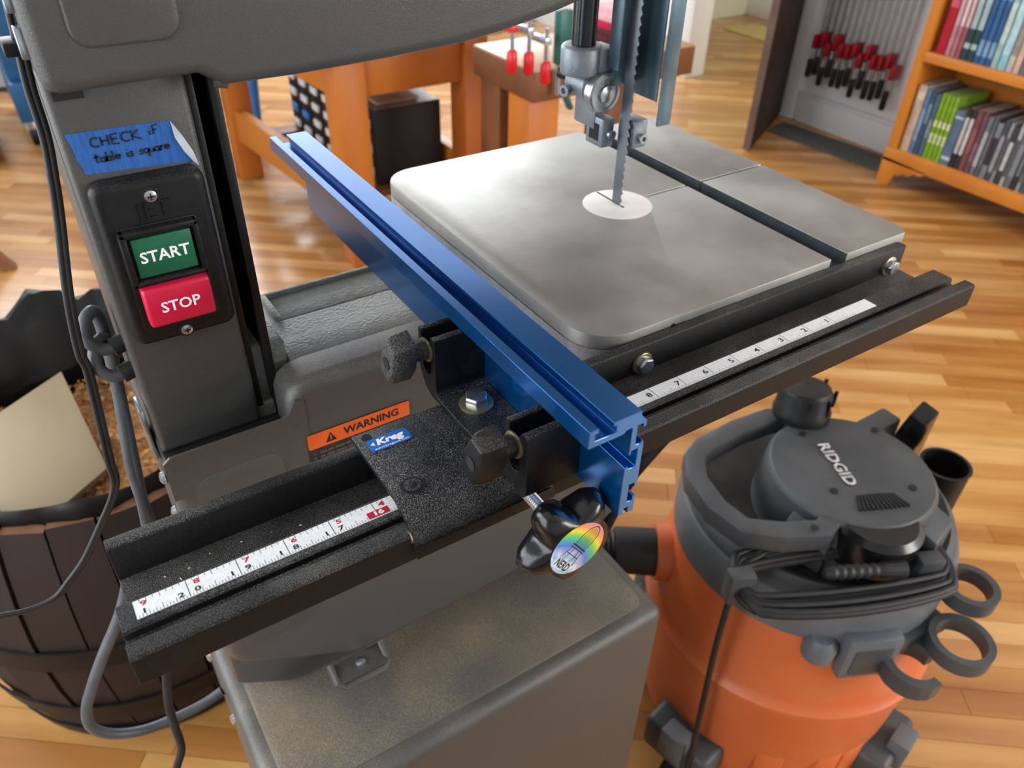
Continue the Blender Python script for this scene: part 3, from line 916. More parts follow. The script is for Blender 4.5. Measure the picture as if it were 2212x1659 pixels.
# aluminium clamp bracket: one extrusion, two slotted uprights
def arc(cy, cz, r, a0, a1, n=5):
    return [(cy + r * math.cos(math.radians(a0 + (a1 - a0) * k / n)), cz + r * math.sin(math.radians(a0 + (a1 - a0) * k / n))) for k in range(n + 1)]
bp = [(2.0, 0.6), (2.3, 0.75), (2.56, 1.15), (2.56, 2.3)] + arc(2.48, 2.32, 0.08, 0, 180, 4) + [(2.38, 1.42)] + arc(2.18, 1.4, 0.2, 0, -180, 6) + [(1.97, 1.42), (1.97, 2.28)] + arc(1.86, 2.3, 0.11, 0, 180, 5) \
     + [(1.75, 0.95)] + arc(1.58, 0.92, 0.17, 0, -90, 4) + [(-1.0, 0.75), (-1.22, 0.95), (-1.32, 1.15), (-1.36, 2.25)] + arc(-1.44, 2.27, 0.08, 0, 180, 4) + [(-1.54, 1.32)] + arc(-1.72, 1.3, 0.18, 0, -180, 6) + [(-1.9, 1.32), (-1.92, 2.2)] + arc(-2.05, 2.22, 0.12, 0, 180, 5) \
     + [(-2.19, 0.72), (-2.08, 0.6), (-1.75, 0.6), (-1.72, 0.68), (-1.66, 0.68), (-1.62, 0.6)]
MB().prism(bp, 'x', -13.38, -12.0).build('clamp_bracket', BLACKPC, fen, bevel=0.012, seg=1)
wb = MB().lathe([(0.42, 0), (0.42, 0.05), (0.36, 0.07)], (-12.68, 1.02, 0.75), (0, 0, 1), 28).build('washer', BRASS, fen)
hb = MB().hexhead((-12.68, 1.02, 0.8), (0, 0, 1), 0.3, 0.24).build('hex_bolt', ZINC, fen, bevel=0.02)
mk = MB()
for a in (0, 2.1, 4.2):
    mk.box(-12.68 + 0.14 * math.cos(a) - 0.05, -12.68 + 0.14 * math.cos(a) + 0.05, 1.02 + 0.14 * math.sin(a) - 0.012, 1.02 + 0.14 * math.sin(a) + 0.012, 1.038, 1.05)
mk.build('grade_mark', ZINC, hb)
for (cy_, cz_, rot) in ((2.16, 1.93, 24), (-1.72, 1.85, 20)):
    kn = MB()
    M = Matrix.Translation((-13.42, cy_, cz_)) @ Matrix.Rotation(math.radians(rot), 4, 'X')
    kn.lathe([(0.26, 0.02), (0.25, 0.1), (0.22, 0.3), (0.23, 0.5)], (-13.42, cy_, cz_), (-1, 0, 0), 24)
    vs = []
    hexp = [(-0.3, -0.66), (0.26, -0.7), (0.42, 0.0), (0.3, 0.66), (-0.26, 0.7), (-0.42, 0.0)]
    hex2 = [(-0.2, -0.58), (0.18, -0.6), (0.3, 0.0), (0.2, 0.58), (-0.18, 0.6), (-0.3, 0.0)]
    n = 6
    vs = [tuple(M @ Vector((-0.42, a, b))) for a, b in hexp] + [tuple(M @ Vector((-0.86, a * 0.95, b * 0.95))) for a, b in hexp] + [tuple(M @ Vector((-1.0, a, b))) for a, b in hex2]
    fs = [tuple(range(n - 1, -1, -1)), tuple(range(2 * n, 3 * n))]
    for L_ in (0, 1):
        fs += [(L_ * n + k, L_ * n + (k + 1) % n, L_ * n + n + (k + 1) % n, L_ * n + n + k) for k in range(n)]
    kn.add(vs, fs)
    ko = kn.build('thumb_knob', BLACKPL if cy_ < 0 else mat('dusty_black_knob', '#151516', '#63625f', rough=0.6, scale=1100, lo=0.4, hi=0.8, detail=2, bump=0.4, bscale=900), fen, bevel=0.035)
    MB().lathe([(0.31, 0), (0.31, 0.045), (0.27, 0.06)], (-13.38, cy_, cz_), (-1, 0, 0), 24).build('washer', BRASS, fen)
    c = M @ Vector((-1.005, 0, -0.05))
    MB().lathe([(0.17, 0), (0.17, 0.012)], tuple(c), (-1, 0, 0), 16).build('end_hole', BLACK, ko)
    MB().cyl((-13.5, cy_, cz_), (-12.0, cy_, cz_), 0.13, 12).build('stud', ZINC, fen)
# star knob that locks the carriage
KX, KZ = -12.9, 0.05
sd = []
for k in range(40):
    sd.append((0.155 if k % 2 else 0.13, k * 0.03))
MB().lathe(sd, (KX, -1.45, KZ), (0, -1, 0), 18).build('lock_stud', ZINC, fen)
kb = MB()
n = 90
def lobes(t, amp):
    return 1.0 + amp * math.cos(5 * (t - math.radians(50)))
loops = [(0.3, -2.22, 0.0), (0.38, -2.28, 0.0), (0.44, -2.5, 0.04), (0.68, -2.6, 0.12), (0.87, -2.72, 0.2), (0.98, -2.92, 0.23), (0.97, -3.14, 0.225), (0.9, -3.32, 0.19), (0.78, -3.42, 0.12), (0.68, -3.46, 0.02), (0.3, -3.46, 0.0)]
vs, fs = [], []
for r, y, amp in loops:
    for k in range(n):
        t = 2 * math.pi * k / n
        q = r * lobes(t, amp)
        vs.append((KX + q * math.cos(t), y, KZ + q * math.sin(t)))
for q in range(len(loops) - 1):
    for k in range(n):
        fs.append((q * n + k, q * n + (k + 1) % n, q * n + n + (k + 1) % n, q * n + n + k))
fs += [tuple(range(n)), tuple((len(loops) - 1) * n + k for k in range(n))]
kb.add(vs, fs)
knob = kb.build('star_knob', BLACKGL, fen, smooth=60)
# sticker with rainbow, chair and word
SK = bpy.data.materials.new('rainbow_sticker')
SK.use_nodes = True
nt = SK.node_tree
tc = nt.nodes.new('ShaderNodeTexCoord')
sx = nt.nodes.new('ShaderNodeSeparateXYZ')
nt.links.new(tc.outputs['Generated'], sx.inputs[0])
cx = nt.nodes.new('ShaderNodeCombineXYZ')
nt.links.new(sx.outputs['X'], cx.inputs[0])
nt.links.new(sx.outputs['Z'], cx.inputs[1])
ds = nt.nodes.new('ShaderNodeVectorMath')
ds.operation = 'DISTANCE'
ds.inputs[1].default_value = (-0.12, 0.02, 0)
nt.links.new(cx.outputs[0], ds.inputs[0])
nz = nt.nodes.new('ShaderNodeTexNoise')
nz.inputs['Scale'].default_value = 5
nt.links.new(cx.outputs[0], nz.inputs['Vector'])
cr1 = nt.nodes.new('ShaderNodeValToRGB')
cr1.color_ramp.elements[0].position = 0.38
cr1.color_ramp.elements[0].color = lin('#e9f0f6')
cr1.color_ramp.elements[1].position = 0.62
cr1.color_ramp.elements[1].color = lin('#7cb6dd')
nt.links.new(nz.outputs['Fac'], cr1.inputs['Fac'])
cr2 = nt.nodes.new('ShaderNodeValToRGB')
els = [(0.50, '#9c8fd0'), (0.58, '#4f86d6'), (0.65, '#4fb4a8'), (0.71, '#7fce5a'), (0.77, '#f0dc4a'), (0.84, '#f09a5a'), (0.92, '#d987a8')]
cr2.color_ramp.elements[0].position, cr2.color_ramp.elements[0].color = els[0][0], lin(els[0][1])
cr2.color_ramp.elements[1].position, cr2.color_ramp.elements[1].color = els[1][0], lin(els[1][1])
for p, c in els[2:]:
    e_ = cr2.color_ramp.elements.new(p)
    e_.color = lin(c)
dm = nt.nodes.new('ShaderNodeMath')
dm.operation = 'MULTIPLY'
dm.inputs[1].default_value = 0.72
nt.links.new(ds.outputs['Value'], dm.inputs[0])
nt.links.new(dm.outputs[0], cr2.inputs['Fac'])
mr = nt.nodes.new('ShaderNodeMapRange')
mr.inputs['From Min'].default_value = 0.58
mr.inputs['From Max'].default_value = 0.78
nt.links.new(ds.outputs['Value'], mr.inputs['Value'])
mx = nt.nodes.new('ShaderNodeMix')
mx.data_type = 'RGBA'
nt.links.new(mr.outputs[0], mx.inputs[0])
nt.links.new(cr1.outputs['Color'], mx.inputs[6])
nt.links.new(cr2.outputs['Color'], mx.inputs[7])
nt.links.new(mx.outputs[2], nt.nodes['Principled BSDF'].inputs['Base Color'])
nt.nodes['Principled BSDF'].inputs['Roughness'].default_value = 0.3
stk = MB().lathe([(0.68, 0), (0.68, 0.012), (0.66, 0.02)], (KX, -3.46, KZ), (0, -1, 0), 48).build('sticker', SK, knob)
ch = MB()
a_ = math.radians(-55)
ux, uy = (math.cos(a_), 0, math.sin(a_)), (-math.sin(a_), 0, math.cos(a_))
o_ = (KX + 0.02, -3.483, KZ + 0.02)
CS = 1.22
_rib = ribbon
def ribbon(mb, pts, o, ux, uy, w, mi=0):
    _rib(mb, [(a * CS, b * CS) for a, b in pts], o, ux, uy, w, mi)
# spindle-back chair drawn in thin black lines
bow = [(-0.17, 0.02), (-0.19, 0.2), (-0.17, 0.36), (-0.09, 0.47), (0.0, 0.5), (0.09, 0.47), (0.17, 0.36), (0.19, 0.2), (0.17, 0.02)]
ribbon(ch, bow, o_, ux, uy, 0.022)
for k in range(7):
    x = -0.12 + 0.04 * k
    ribbon(ch, [(x, 0.02), (x * 1.05, 0.47 - abs(x) * 0.8)], o_, ux, uy, 0.01)
ribbon(ch, [(-0.23, 0.01), (0.23, 0.01)], o_, ux, uy, 0.035)
ribbon(ch, [(-0.22, -0.04), (0.22, -0.04)], o_, ux, uy, 0.02)
for x0, x1 in ((-0.18, -0.24), (0.18, 0.24), (-0.08, -0.1), (0.08, 0.1)):
    ribbon(ch, [(x0, -0.03), (x1, -0.32 if abs(x0) > 0.1 else -0.22)], o_, ux, uy, 0.018)
ribbon(ch, [(-0.21, -0.17), (0.21, -0.17)], o_, ux, uy, 0.016)
ch.add(*lettering('NERD', 0.27, tuple(Vector(o_) + Vector(ux) * 0.0 - Vector(uy) * 0.5), ux, uy, bold=0.006, sx=0.78))
ch.build('sticker_print', PRINTK, stk)
ribbon = _rib
# ------------------------------------------------------------------ note on the column
note = MB()
rows, cols = 10, 24
nr_ = random.Random(5)
def edge(u):
    return (-19.18 + 0.16 * u + nr_.uniform(-0.025, 0.025))
vs, fs = [], []
xr = [(-17.0, 6.42), (-16.62, 5.42)]
for r in range(rows + 1):
    t = r / rows
    x0 = -19.17 + 0.17 * t + nr_.uniform(-0.02, 0.02)
    x1 = -16.95 + 0.0 * t
    for c in range(cols + 1):
        s_ = c / cols
        x = x0 + (x1 - x0) * s_
        z = 6.5 - 0.05 * s_ - (0.94 + 0.05 * s_) * t
        vs.append((x, 7.385 - 0.006 * math.sin(9 * s_ + 3 * t), z))
for r in range(rows):
    for c in range(cols):
        a = r * (cols + 1) + c
        fs.append((a, a + 1, a + cols + 2, a + cols + 1))
note.add(vs, fs)
# the stuck strip goes on to the right below the curled corner
note.add([(-16.95, 7.383, 6.0), (-16.95, 7.383, 5.46), (-16.66, 7.38, 5.42), (-16.8, 7.35, 5.72)], [(0, 1, 2, 3)])
nt_ = note.build('tape_note', PAINTERS)
tag(nt_, 'blue painter\'s tape note with handwriting stuck on the saw column above the switch', 'tape note')
cl = MB()
cpts = [(-16.97, 7.38, 6.45), (-16.95, 7.38, 6.05), (-16.83, 7.35, 5.72), (-16.66, 7.37, 5.42), (-16.58, 7.2, 5.36), (-16.66, 7.16, 5.75), (-16.82, 7.14, 6.15)]
cl.add(cpts + [(-16.8, 7.24, 5.95)], [(7, 0, 1), (7, 1, 2), (7, 2, 3), (7, 3, 4), (7, 4, 5), (7, 5, 6), (7, 6, 0)])
cl = cl.build('curled_corner', TAPEBACK, nt_)
cl['label'] = 'pale sticky side of the curled tape corner'
ink = MB()
def pen(strokes, ox, oz, s):
    for st_ in strokes:
        ribbon(ink, [(ox + a * s, oz + b * s) for a, b in st_], (0, 7.37, 0), (1, 0, 0.0), (0, 0, 1), 0.04)
def circ(cx, cy, r, a0=0, a1=360, n=9):
    return [(cx + r * math.cos(math.radians(a0 + (a1 - a0) * k / n)), cy + r * math.sin(math.radians(a0 + (a1 - a0) * k / n))) for k in range(n + 1)]
GL = {
    'C': [circ(0.5, 0.5, 0.45, 50, 310)],
    'H': [[(0.1, 0.95), (0.12, 0.05)], [(0.75, 1.0), (0.72, 0.0)], [(0.1, 0.48), (0.75, 0.52)]],
    'E': [[(0.7, 0.98), (0.1, 0.95), (0.1, 0.03), (0.72, 0.0)], [(0.1, 0.5), (0.6, 0.52)]],
    'K': [[(0.1, 1), (0.1, 0)], [(0.75, 0.98), (0.12, 0.45), (0.9, 0.0)]],
    'i': [[(0.2, 0.5), (0.2, 0.0)], [(0.2, 0.72), (0.21, 0.78)]],
    'f': [[(0.6, 0.92), (0.4, 1.0), (0.25, 0.85), (0.25, 0.0)], [(0.0, 0.5), (0.5, 0.52)]],
    'F': [[(0.1, 0.0), (0.1, 0.95), (0.65, 1.0)], [(0.1, 0.5), (0.5, 0.52)]],
    't': [[(0.3, 0.95), (0.28, 0.1), (0.5, 0.05)], [(0.0, 0.62), (0.6, 0.66)]],
    'a': [circ(0.3, 0.25, 0.24, 30, 360), [(0.55, 0.5), (0.54, 0.08), (0.68, 0.02)]],
    'b': [[(0.1, 1.0), (0.1, 0.0)], circ(0.33, 0.24, 0.24, 180, -180)],
    'l': [[(0.15, 1.0), (0.15, 0.08), (0.3, 0.02)]],
    'e': [[(0.08, 0.28), (0.5, 0.32)] + circ(0.3, 0.27, 0.22, 10, 320)],
    's': [[(0.5, 0.48), (0.25, 0.5), (0.12, 0.38), (0.42, 0.22), (0.4, 0.05), (0.08, 0.03)]],
    'q': [circ(0.3, 0.27, 0.24, 30, 390), [(0.55, 0.5), (0.55, -0.4), (0.7, -0.3)]],
    'u': [[(0.1, 0.5), (0.12, 0.1), (0.3, 0.02), (0.5, 0.15), (0.52, 0.5)], [(0.52, 0.3), (0.58, 0.02)]],
    'r': [[(0.12, 0.5), (0.12, 0.0)], [(0.12, 0.3), (0.25, 0.48), (0.42, 0.46)]],
}
def write(text, x, z, s, adv, slope):
    for ch_ in text:
        if ch_ != ' ':
            pen(GL[ch_], x, z, s)
        x += adv.get(ch_, adv['*'])
        z += slope * adv.get(ch_, adv['*'])
    return x
write('CHECK', -18.72, 6.12, 0.23, {'*': 0.215}, 0.03)
write('iF', -17.5, 6.2, 0.21, {'*': 0.1}, 0.03)
write('table is square', -18.74, 5.78, 0.21, {'*': 0.122, 't': 0.13, 'l': 0.07, 'i': 0.065, ' ': 0.1, 's': 0.11, 'r': 0.1}, 0.03)
ink.build('handwriting', INK, nt_)

# ------------------------------------------------------------------ cords by the column
lc_ = [at(px, py, 'y', 8.0) for px, py in ((6, -60), (22, 10), (45, 105), (65, 190), (98, 295), (115, 385), (128, 470), (148, 640), (172, 760), (190, 800), (215, 900), (238, 1000), (249, 1038), (243, 1075), (222, 1125), (185, 1205), (150, 1255), (120, 1290), (60, 1318), (-10, 1332))]
pth = spline(lc_, 6)
lamp = thing('twin_cord', (-19.6, 8, 3), 'thin black twin-core cord clipped down the saw\'s left edge', 'cord')
for off in (-0.055, 0.055):
    MB().tube([p + Vector((off, 0, 0)) for p in pth], 0.075, 8).build('core', RUBBER, lamp, smooth=60)
c0 = at(40, 100, 'y', 7.9)
cp = MB()
cp.box(c0[0] - 0.3, c0[0] + 0.25, 7.6, 8.3, c0[2] - 0.14, c0[2] + 0.14)
cp.build('cord_clip', BLACKPL, lamp, bevel=0.05)
g2 = [at(px, py, 'y', 9.5) for px, py in ((300, 1150), (278, 1250), (258, 1330), (225, 1410), (200, 1480), (187, 1535), (200, 1572), (245, 1585), (310, 1577), (380, 1550), (440, 1520), (480, 1492))]
o = MB().tube(spline(g2, 8), 0.2, 10).build('power_cord', CORDG, smooth=60)
tag(o, 'thick grey power cord looping below the left end of the rail', 'cord')
g3 = [at(px, py, 'y', 8.6) for px, py in ((352, 1390), (358, 1450), (364, 1520), (378, 1570), (392, 1615), (384, 1650), (372, 1690))]
o = MB().tube(spline(g3, 8), 0.16, 10).build('power_cord', RUBBER, smooth=60)
tag(o, 'black power cord hanging straight down in front of the barrel beside the stand', 'cord')

# ------------------------------------------------------------------ shop vacuum
VX, VY = 14.3, 6.25
vac = thing('shop_vacuum', (VX, VY, ZF), 'orange wet and dry shop vacuum with dark grey lid beside the saw stand', 'vacuum')
tank = MB().lathe([(7.6, -41.0), (8.1, -40.6), (8.75, -36.0), (9.0, -31.4), (9.05, -30.7), (9.3, -30.45), (9.3, -30.1), (9.0, -29.8), (8.85, -29.4), (8.45, -26.5), (7.9, -23.6), (7.8, -22.6)], (VX, VY, 0), (0, 0, 1), 64)
tank.build('tank', ORANGE, vac, smooth=30)
MB().lathe([(7.95, -24.6), (8.2, -24.4), (8.2, -22.2), (8.0, -21.7), (7.5, -21.5)], (VX, VY, 0), (0, 0, 1), 64).build('rim', VRIM, vac, smooth=40)
lid = MB().lathe([(7.9, -22.0), (7.75, -21.2), (7.3, -20.8), (6.7, -21.2)], (VX, VY, 0), (0, 0, 1), 64, cap=False).build('lid', VGREY, vac, smooth=40)
MB().lathe([(6.75, -21.15), (6.2, -22.0), (2, -22.2)], (VX, VY, 0), (0, 0, 1), 64).build('lid_well', BLACKPL, lid, smooth=40)  # shade down in the well is put into its black colour
HX, HY = 14.35, 4.95
MB().lathe([(5.0, -22.2), (4.95, -19.6), (4.7, -18.2)], (HX, HY, 0), (0, 0, 1), 56).build('motor_housing', VGREY, vac, smooth=40)
tc_ = MB().lathe([(4.7, -18.7), (4.7, -18.2), (4.45, -17.9), (0.5, -17.8)], (HX, HY, 0), (0, 0, 1), 64).build('top_cover', VGREY, vac, smooth=40)
# carrying handle: a bent bar around the head
hp = [at(px, py, 'z', -18.60) for px, py in ((1725, 905), (1660, 910), (1590, 935), (1515, 975), (1497, 1000), (1502, 1045), (1545, 1105), (1605, 1150), (1690, 1160), (1775, 1155), (1800, 1120), (1815, 1085))]
MB().tube(hp, 0.85, 4, a0=math.pi / 4).build('carry_handle', VGREY, vac, bevel=0.12)
for (a, b) in (((1800, 1075), (1740, 1160)), ((1935, 1070), (2040, 1160)), ((1740, 935), (1700, 915)), ((1880, 930), (1910, 918))):
    p, q = Vector(at(*a, 'z', -18.20)), Vector(at(*b, 'z', -19.20))
    t = (q - p).normalized()
    w = t.cross(Vector((0, 0, 1))).normalized() * (1.25 if a[1] > 1000 else 0.7)
    vs = []
    for c in (p, q):
        for sg in (-1, 1):
            for dz in (0.35, -2.2):
                vs.append(tuple(c + w * sg + Vector((0, 0, dz))))
    MB().add(vs, [(0, 1, 3, 2), (4, 6, 7, 5), (0, 4, 5, 1), (2, 3, 7, 6), (0, 2, 6, 4), (1, 5, 7, 3)]).build('spoke', VGREY, vac, bevel=0.15)
# printed name on the lid, running from upper left to lower right
a, b = Vector(at(1776, 960, 'z', -17.74)), Vector(at(1840, 1046, 'z', -17.74))
ux = (b - a).normalized()
uy = Vector((0, 0, 1)).cross(ux)
mb = MB()
mb.add(*lettering('RIDGID', 0.95, tuple((a + b) / 2), ux, uy, bold=0.03, sx=(b - a).length / 3.0, depth=0.04))
mb.build('lettering', CHROME, tc_)
for px, py in ((1733, 937), (1890, 928), (1802, 1060), (1972, 1053), (1760, 1140)):
    q = at(px, py, 'z', -17.8)
    MB().lathe([(0.22, 0), (0.22, 0.03)], q, (0, 0, 1), 12).build('screw_hole', BLACK, tc_)
va, vb = Vector(at(1855, 1088, 'z', -17.85)), Vector(at(1945, 1080, 'z', -17.85))
for k in range(12):
    q = va.lerp(vb, k / 11)
    r_ = (q - Vector((HX, HY, q.z))).normalized()
    t_ = Vector((-r_.y, r_.x, 0))
    vs = [tuple(q + r_ * s1 * 0.55 + t_ * s2 * 0.07 + Vector((0, 0, dz))) for dz in (0.1, -0.3) for s1 in (-1, 1) for s2 in (-1, 1)]
    MB().add(vs, [(0, 1, 3, 2), (4, 6, 7, 5), (0, 4, 5, 1), (2, 3, 7, 6), (0, 2, 6, 4), (1, 5, 7, 3)]).build('vent_slot', BLACK, tc_)
q = at(1900, 1118, 'z', -18.00)
MB().lathe([(2.3, -2.4), (2.35, -0.3), (2.0, 0.0)], q, (0, 0, 1), 36).build('exhaust_bulge', BLACKGL, vac, smooth=40)
q = at(1722, 925, 'z', -19.00)
pc = MB().lathe([(1.2, -2.5), (1.1, 1.0)], q, (0.08, 0.12, 1), 28).build('exhaust_neck', VGREY, vac)
cp = MB().lathe([(1.3, 0.9), (1.72, 1.0), (1.75, 1.5), (1.62, 1.7), (1.62, 2.7), (1.45, 3.0), (0.4, 3.05)], q, (0.08, 0.12, 1), 32).build('port_cap', BLACKPL, pc, smooth=40)
for k in range(8):
    t = 2 * math.pi * k / 8
    MB().box(q[0] + 0.35 + 1.62 * math.cos(t) - 0.09, q[0] + 0.35 + 1.62 * math.cos(t) + 0.09, q[1] + 0.25 + 1.62 * math.sin(t) - 0.09, q[1] + 0.25 + 1.62 * math.sin(t) + 0.09, q[2] + 1.75, q[2] + 2.9).build('grip_rib', BLACKPL, cp)
# flat clip lug at the back of the head
q = Vector(at(1895, 915, 'z', -18.20))
MB().box(q.x - 1.6, q.x + 1.4, q.y - 0.7, q.y + 0.7, q.z - 1.2, q.z + 0.3).build('lug', VGREY, vac, bevel=0.2)
# inlet port and hose cuff on the saw side
pi_ = Vector(at(1462, 1195, 'z', -27.00))
ax = (Vector((VX, VY, -27.2)) - pi_).normalized()
MB().lathe([(1.5, -1.5), (1.8, -1.5), (1.85, -0.6), (1.95, 2.5)], tuple(pi_), ax, 28).build('inlet_port', ORANGE, vac)
hose = thing('vacuum_hose', tuple(pi_ - ax * 6), 'black ribbed vacuum hose plugged into the orange inlet behind the knob', 'hose')
MB().lathe([(1.35, -4.2), (1.5, -4.1), (1.55, -1.6), (1.5, -1.2)], tuple(pi_), ax, 28).build('cuff', RUBBER, hose, smooth=40)
hz = [(1.15 + (0.12 if k % 2 else 0.0), -4.1 - 0.16 * k) for k in range(24)]
MB().lathe(hz[::-1], tuple(pi_), ax, 24).build('ribbed_hose', RUBBER, hose, smooth=20)
# latch, wheels and feet
lp = Vector(at(1840, 1362, 'z', -25.20))
rd = (lp - Vector((VX, VY, lp.z))).normalized()
ta = Vector((-rd.y, rd.x, 0))
lp = Vector((VX, VY, lp.z)) + rd * 8.35
def oriented(o, u, w, bx):
    M = Matrix(((u.x, w.x, 0, o.x), (u.y, w.y, 0, o.y), (0, 0, 1, o.z), (0, 0, 0, 1)))
    return MB().box(*bx, M=M)
lt = oriented(lp, ta, rd, (-1.6, 1.6, -0.5, 0.55, -1.4, 1.9)).build('latch', VRIM, vac, bevel=0.25)
oriented(lp, ta, rd, (-1.1, 1.1, 0.5, 0.62, -0.9, 1.2)).build('latch_recess', VGREY, lt, bevel=0.05)
kb_ = Vector(at(1765, 1345, 'z', -24.60))
MB().lathe([(0.9, -0.8), (0.95, 0.2), (0.6, 0.7)], tuple(Vector((VX, VY, kb_.z)) + (kb_ - Vector((VX, VY, kb_.z))).normalized() * 8.2), (0, 0, 1), 20).build('latch_boss', VRIM, vac, smooth=50)
for k, ang in enumerate((190, 284, 10, 104)):
    t = math.radians(ang)
    rd_ = Vector((math.cos(t), math.sin(t), 0))
    ta_ = Vector((-rd_.y, rd_.x, 0))
    o_ = Vector((VX, VY, ZF)) + rd_ * 8.6
    ft = oriented(o_, ta_, rd_, (-2.5, 2.5, -2.2, 1.7, 2.3, 5.4)).build('foot', VGREY, vac, bevel=0.5, seg=3)
    oriented(o_ + Vector((0, 0, 5.4)), ta_, rd_, (-0.9, 0.9, 0.9, 2.2, -1.6, 1.0)).build('tool_socket', VRIM, ft, bevel=0.12)
    MB().cyl(tuple(o_ + ta_ * 0.5 + rd_ * 0.6 + Vector((0, 0, 1.25))), tuple(o_ - ta_ * 0.5 + rd_ * 0.6 + Vector((0, 0, 1.25))), 1.25, 24).build('caster_wheel', BLACKPL, ft)
for k, ang in enumerate((250, 320, 262, 225)):
    t = math.radians(ang)
    rd_ = Vector((math.cos(t), math.sin(t), 0))
    ta_ = Vector((-rd_.y, rd_.x, 0))
    o_ = Vector((VX, VY, -37.6)) + rd_ * 8.45
    oriented(o_, ta_, rd_, (-0.9, 0.9, -0.3, 0.35, -1.6, 1.8)).build('tank_rib', ORANGE, vac, bevel=0.25)
# accessory rings on the right of the rim
cad = None
for (px, py, r, zz) in ((2072, 1392, 1.6, -24.6), (1968, 1440, 1.5, -25.6), (2092, 1275, 1.4, -23.0)):
    c = Vector(at(px, py, 'z', zz))
    n_ = 36
    ring = [(r - 0.28, -0.5), (r + 0.12, -0.5), (r + 0.12, 0.5), (r - 0.28, 0.5), (r - 0.28, -0.5)]
    g_ = MB().lathe(ring, tuple(c), (0, 0, 1), n_, cap=False)
    if py == 1440:                             # the open clip: a ring with a gap
        g_ = MB()
        for k in range(14):
            t0, t1 = math.radians(-30 + 20 * k + 20), math.radians(-30 + 20 * k + 40)
            vs = [tuple(c + Vector((rr * math.cos(t) , rr * math.sin(t), dz))) for t in (t0, t1) for rr in (r - 0.3, r + 0.2) for dz in (-0.6, 0.6)]
            g_.add(vs, [(0, 1, 3, 2), (4, 6, 7, 5), (0, 4, 5, 1), (2, 3, 7, 6), (0, 2, 6, 4), (1, 5, 7, 3)])
    g_.build('tool_ring', VGREY, vac, smooth=50)
ap = Vector(at(1960, 1385, 'z', -25.00))
rd_ = (ap - Vector((VX, VY, ap.z))).normalized()
oriented(ap, Vector((-rd_.y, rd_.x, 0)), rd_, (-2.4, 2.9, -1.6, 0.25, -0.5, 0.5)).build('ring_bracket', VGREY, vac, bevel=0.12)
# wrapped mains lead on two cleats
CZ = -20.2
cA, cB = Vector(at(1592, 1260, 'z', CZ)), Vector(at(2032, 1208, 'z', CZ))
cT, cU = Vector(at(1800, 1176, 'z', CZ)), Vector(at(1765, 1318, 'z', CZ))
wr_ = (cT + cU) / 2 + ((cA + cB) / 2 - (cT + cU) / 2).dot((cB - cA).normalized()) * (cB - cA).normalized()
BMAX = (cT - cU).length / 2
ex_ = (cB - cA).normalized()
ey_ = Vector((0, 0, 1)).cross(ex_)
LH = (cB - cA).length / 2
cord = None
crd = random.Random(9)
for k in range(10):
    pts = []
    a_l = LH + crd.uniform(-0.3, 0.35)
    b_l = BMAX * (0.42 + 0.062 * k)
    for j in range(44):
        t = 2 * math.pi * j / 44
        cx_ = max(-1, min(1, 1.6 * math.cos(t)))
        pts.append(wr_ + ex_ * (a_l * (0.7 * cx_ + 0.3 * math.cos(t))) + ey_ * (b_l * math.sin(t) ) + Vector((0, 0, 0.1 + 0.22 * math.sin(k * 1.7) + 0.1 * b_l * math.sin(t))))
    o = MB().tube(pts, 0.2, 8, closed=True)
    if cord is None:
        cord = o.build('mains_lead', RUBBER, vac, smooth=60)
    else:
        o.build('lead_coil', RUBBER, cord, smooth=60)
hg = [at(1650, 1195, 'z', -19.60), at(1592, 1235, 'z', -20.00), at(1574, 1300, 'z', -21.20)]
o_ = Vector(hg[-1])
hg += [(o_.x - 0.1, o_.y - 0.1, o_.z - 4), (o_.x + 0.1, o_.y - 0.2, o_.z - 9), (o_.x + 0.25, o_.y - 0.3, o_.z - 14), (o_.x + 0.4, o_.y - 0.4, ZF + 0.3)]
MB().tube(spline(hg, 8), 0.19, 8).build('hanging_lead', RUBBER, cord, smooth=60)
for px, py in ((1600, 1250), (2005, 1215)):
    q = Vector(at(px, py, 'z', -19.60))
    oriented(q, ex_, ey_, (-0.7, 0.7, -0.45, 0.45, -1.5, 0.5)).build('cord_cleat', VGREY, vac, bevel=0.15)
pl = MB()
a, b = Vector(at(1780, 1238, 'z', -19.10)), Vector(at(1950, 1228, 'z', -19.10))
pl.lathe([(0.25, 0)] + [(0.42 if k % 2 else 0.34, 0.2 + 0.22 * k) for k in range(14)] + [(0.45, 3.3), (0.5, 4.3)], tuple(a), b - a, 14)
pl.build('plug_sleeve', RUBBER, cord, smooth=25)
# accessories parked on the vacuum
cva = Vector(at(1962, 950, 'z', -20.50))
cvb = Vector(at(1998, 893, 'z', -16.00))
d_ = (cvb - cva)
u_ = d_.cross(Vector((0, 1, 0))).normalized()
w_ = d_.normalized().cross(u_)
vs = []
for c, hw, hd in ((cva - d_ * 0.8, 0.85, 1.0), (cvb, 0.62, 0.55)):
    vs += [tuple(c + u_ * hw * s1 + w_ * hd * s2) for s1, s2 in ((-1, -1), (1, -1), (1, 1), (-1, 1))]
o = MB().add(vs, [(0, 1, 2, 3), (7, 6, 5, 4), (0, 4, 5, 1), (1, 5, 6, 2), (2, 6, 7, 3), (3, 7, 4, 0)]).build('crevice_tool', BLACKGL, bevel=0.12)
tag(o, 'black tapered crevice nozzle standing upright behind the vacuum lid', 'nozzle')
tq = Vector(at(2043, 1003, 'z', -20.50))
o = MB().lathe([(1.5, -5), (1.5, 0.0), (1.55, 0.05), (1.35, 0.05), (1.3, -4)], tuple(tq), (0.06, 0.0, 1), 32, cap=False).build('wand_tube', BLACKPL, smooth=40)
tag(o, 'open black tube end standing beside the crevice nozzle on the vacuum', 'tube')
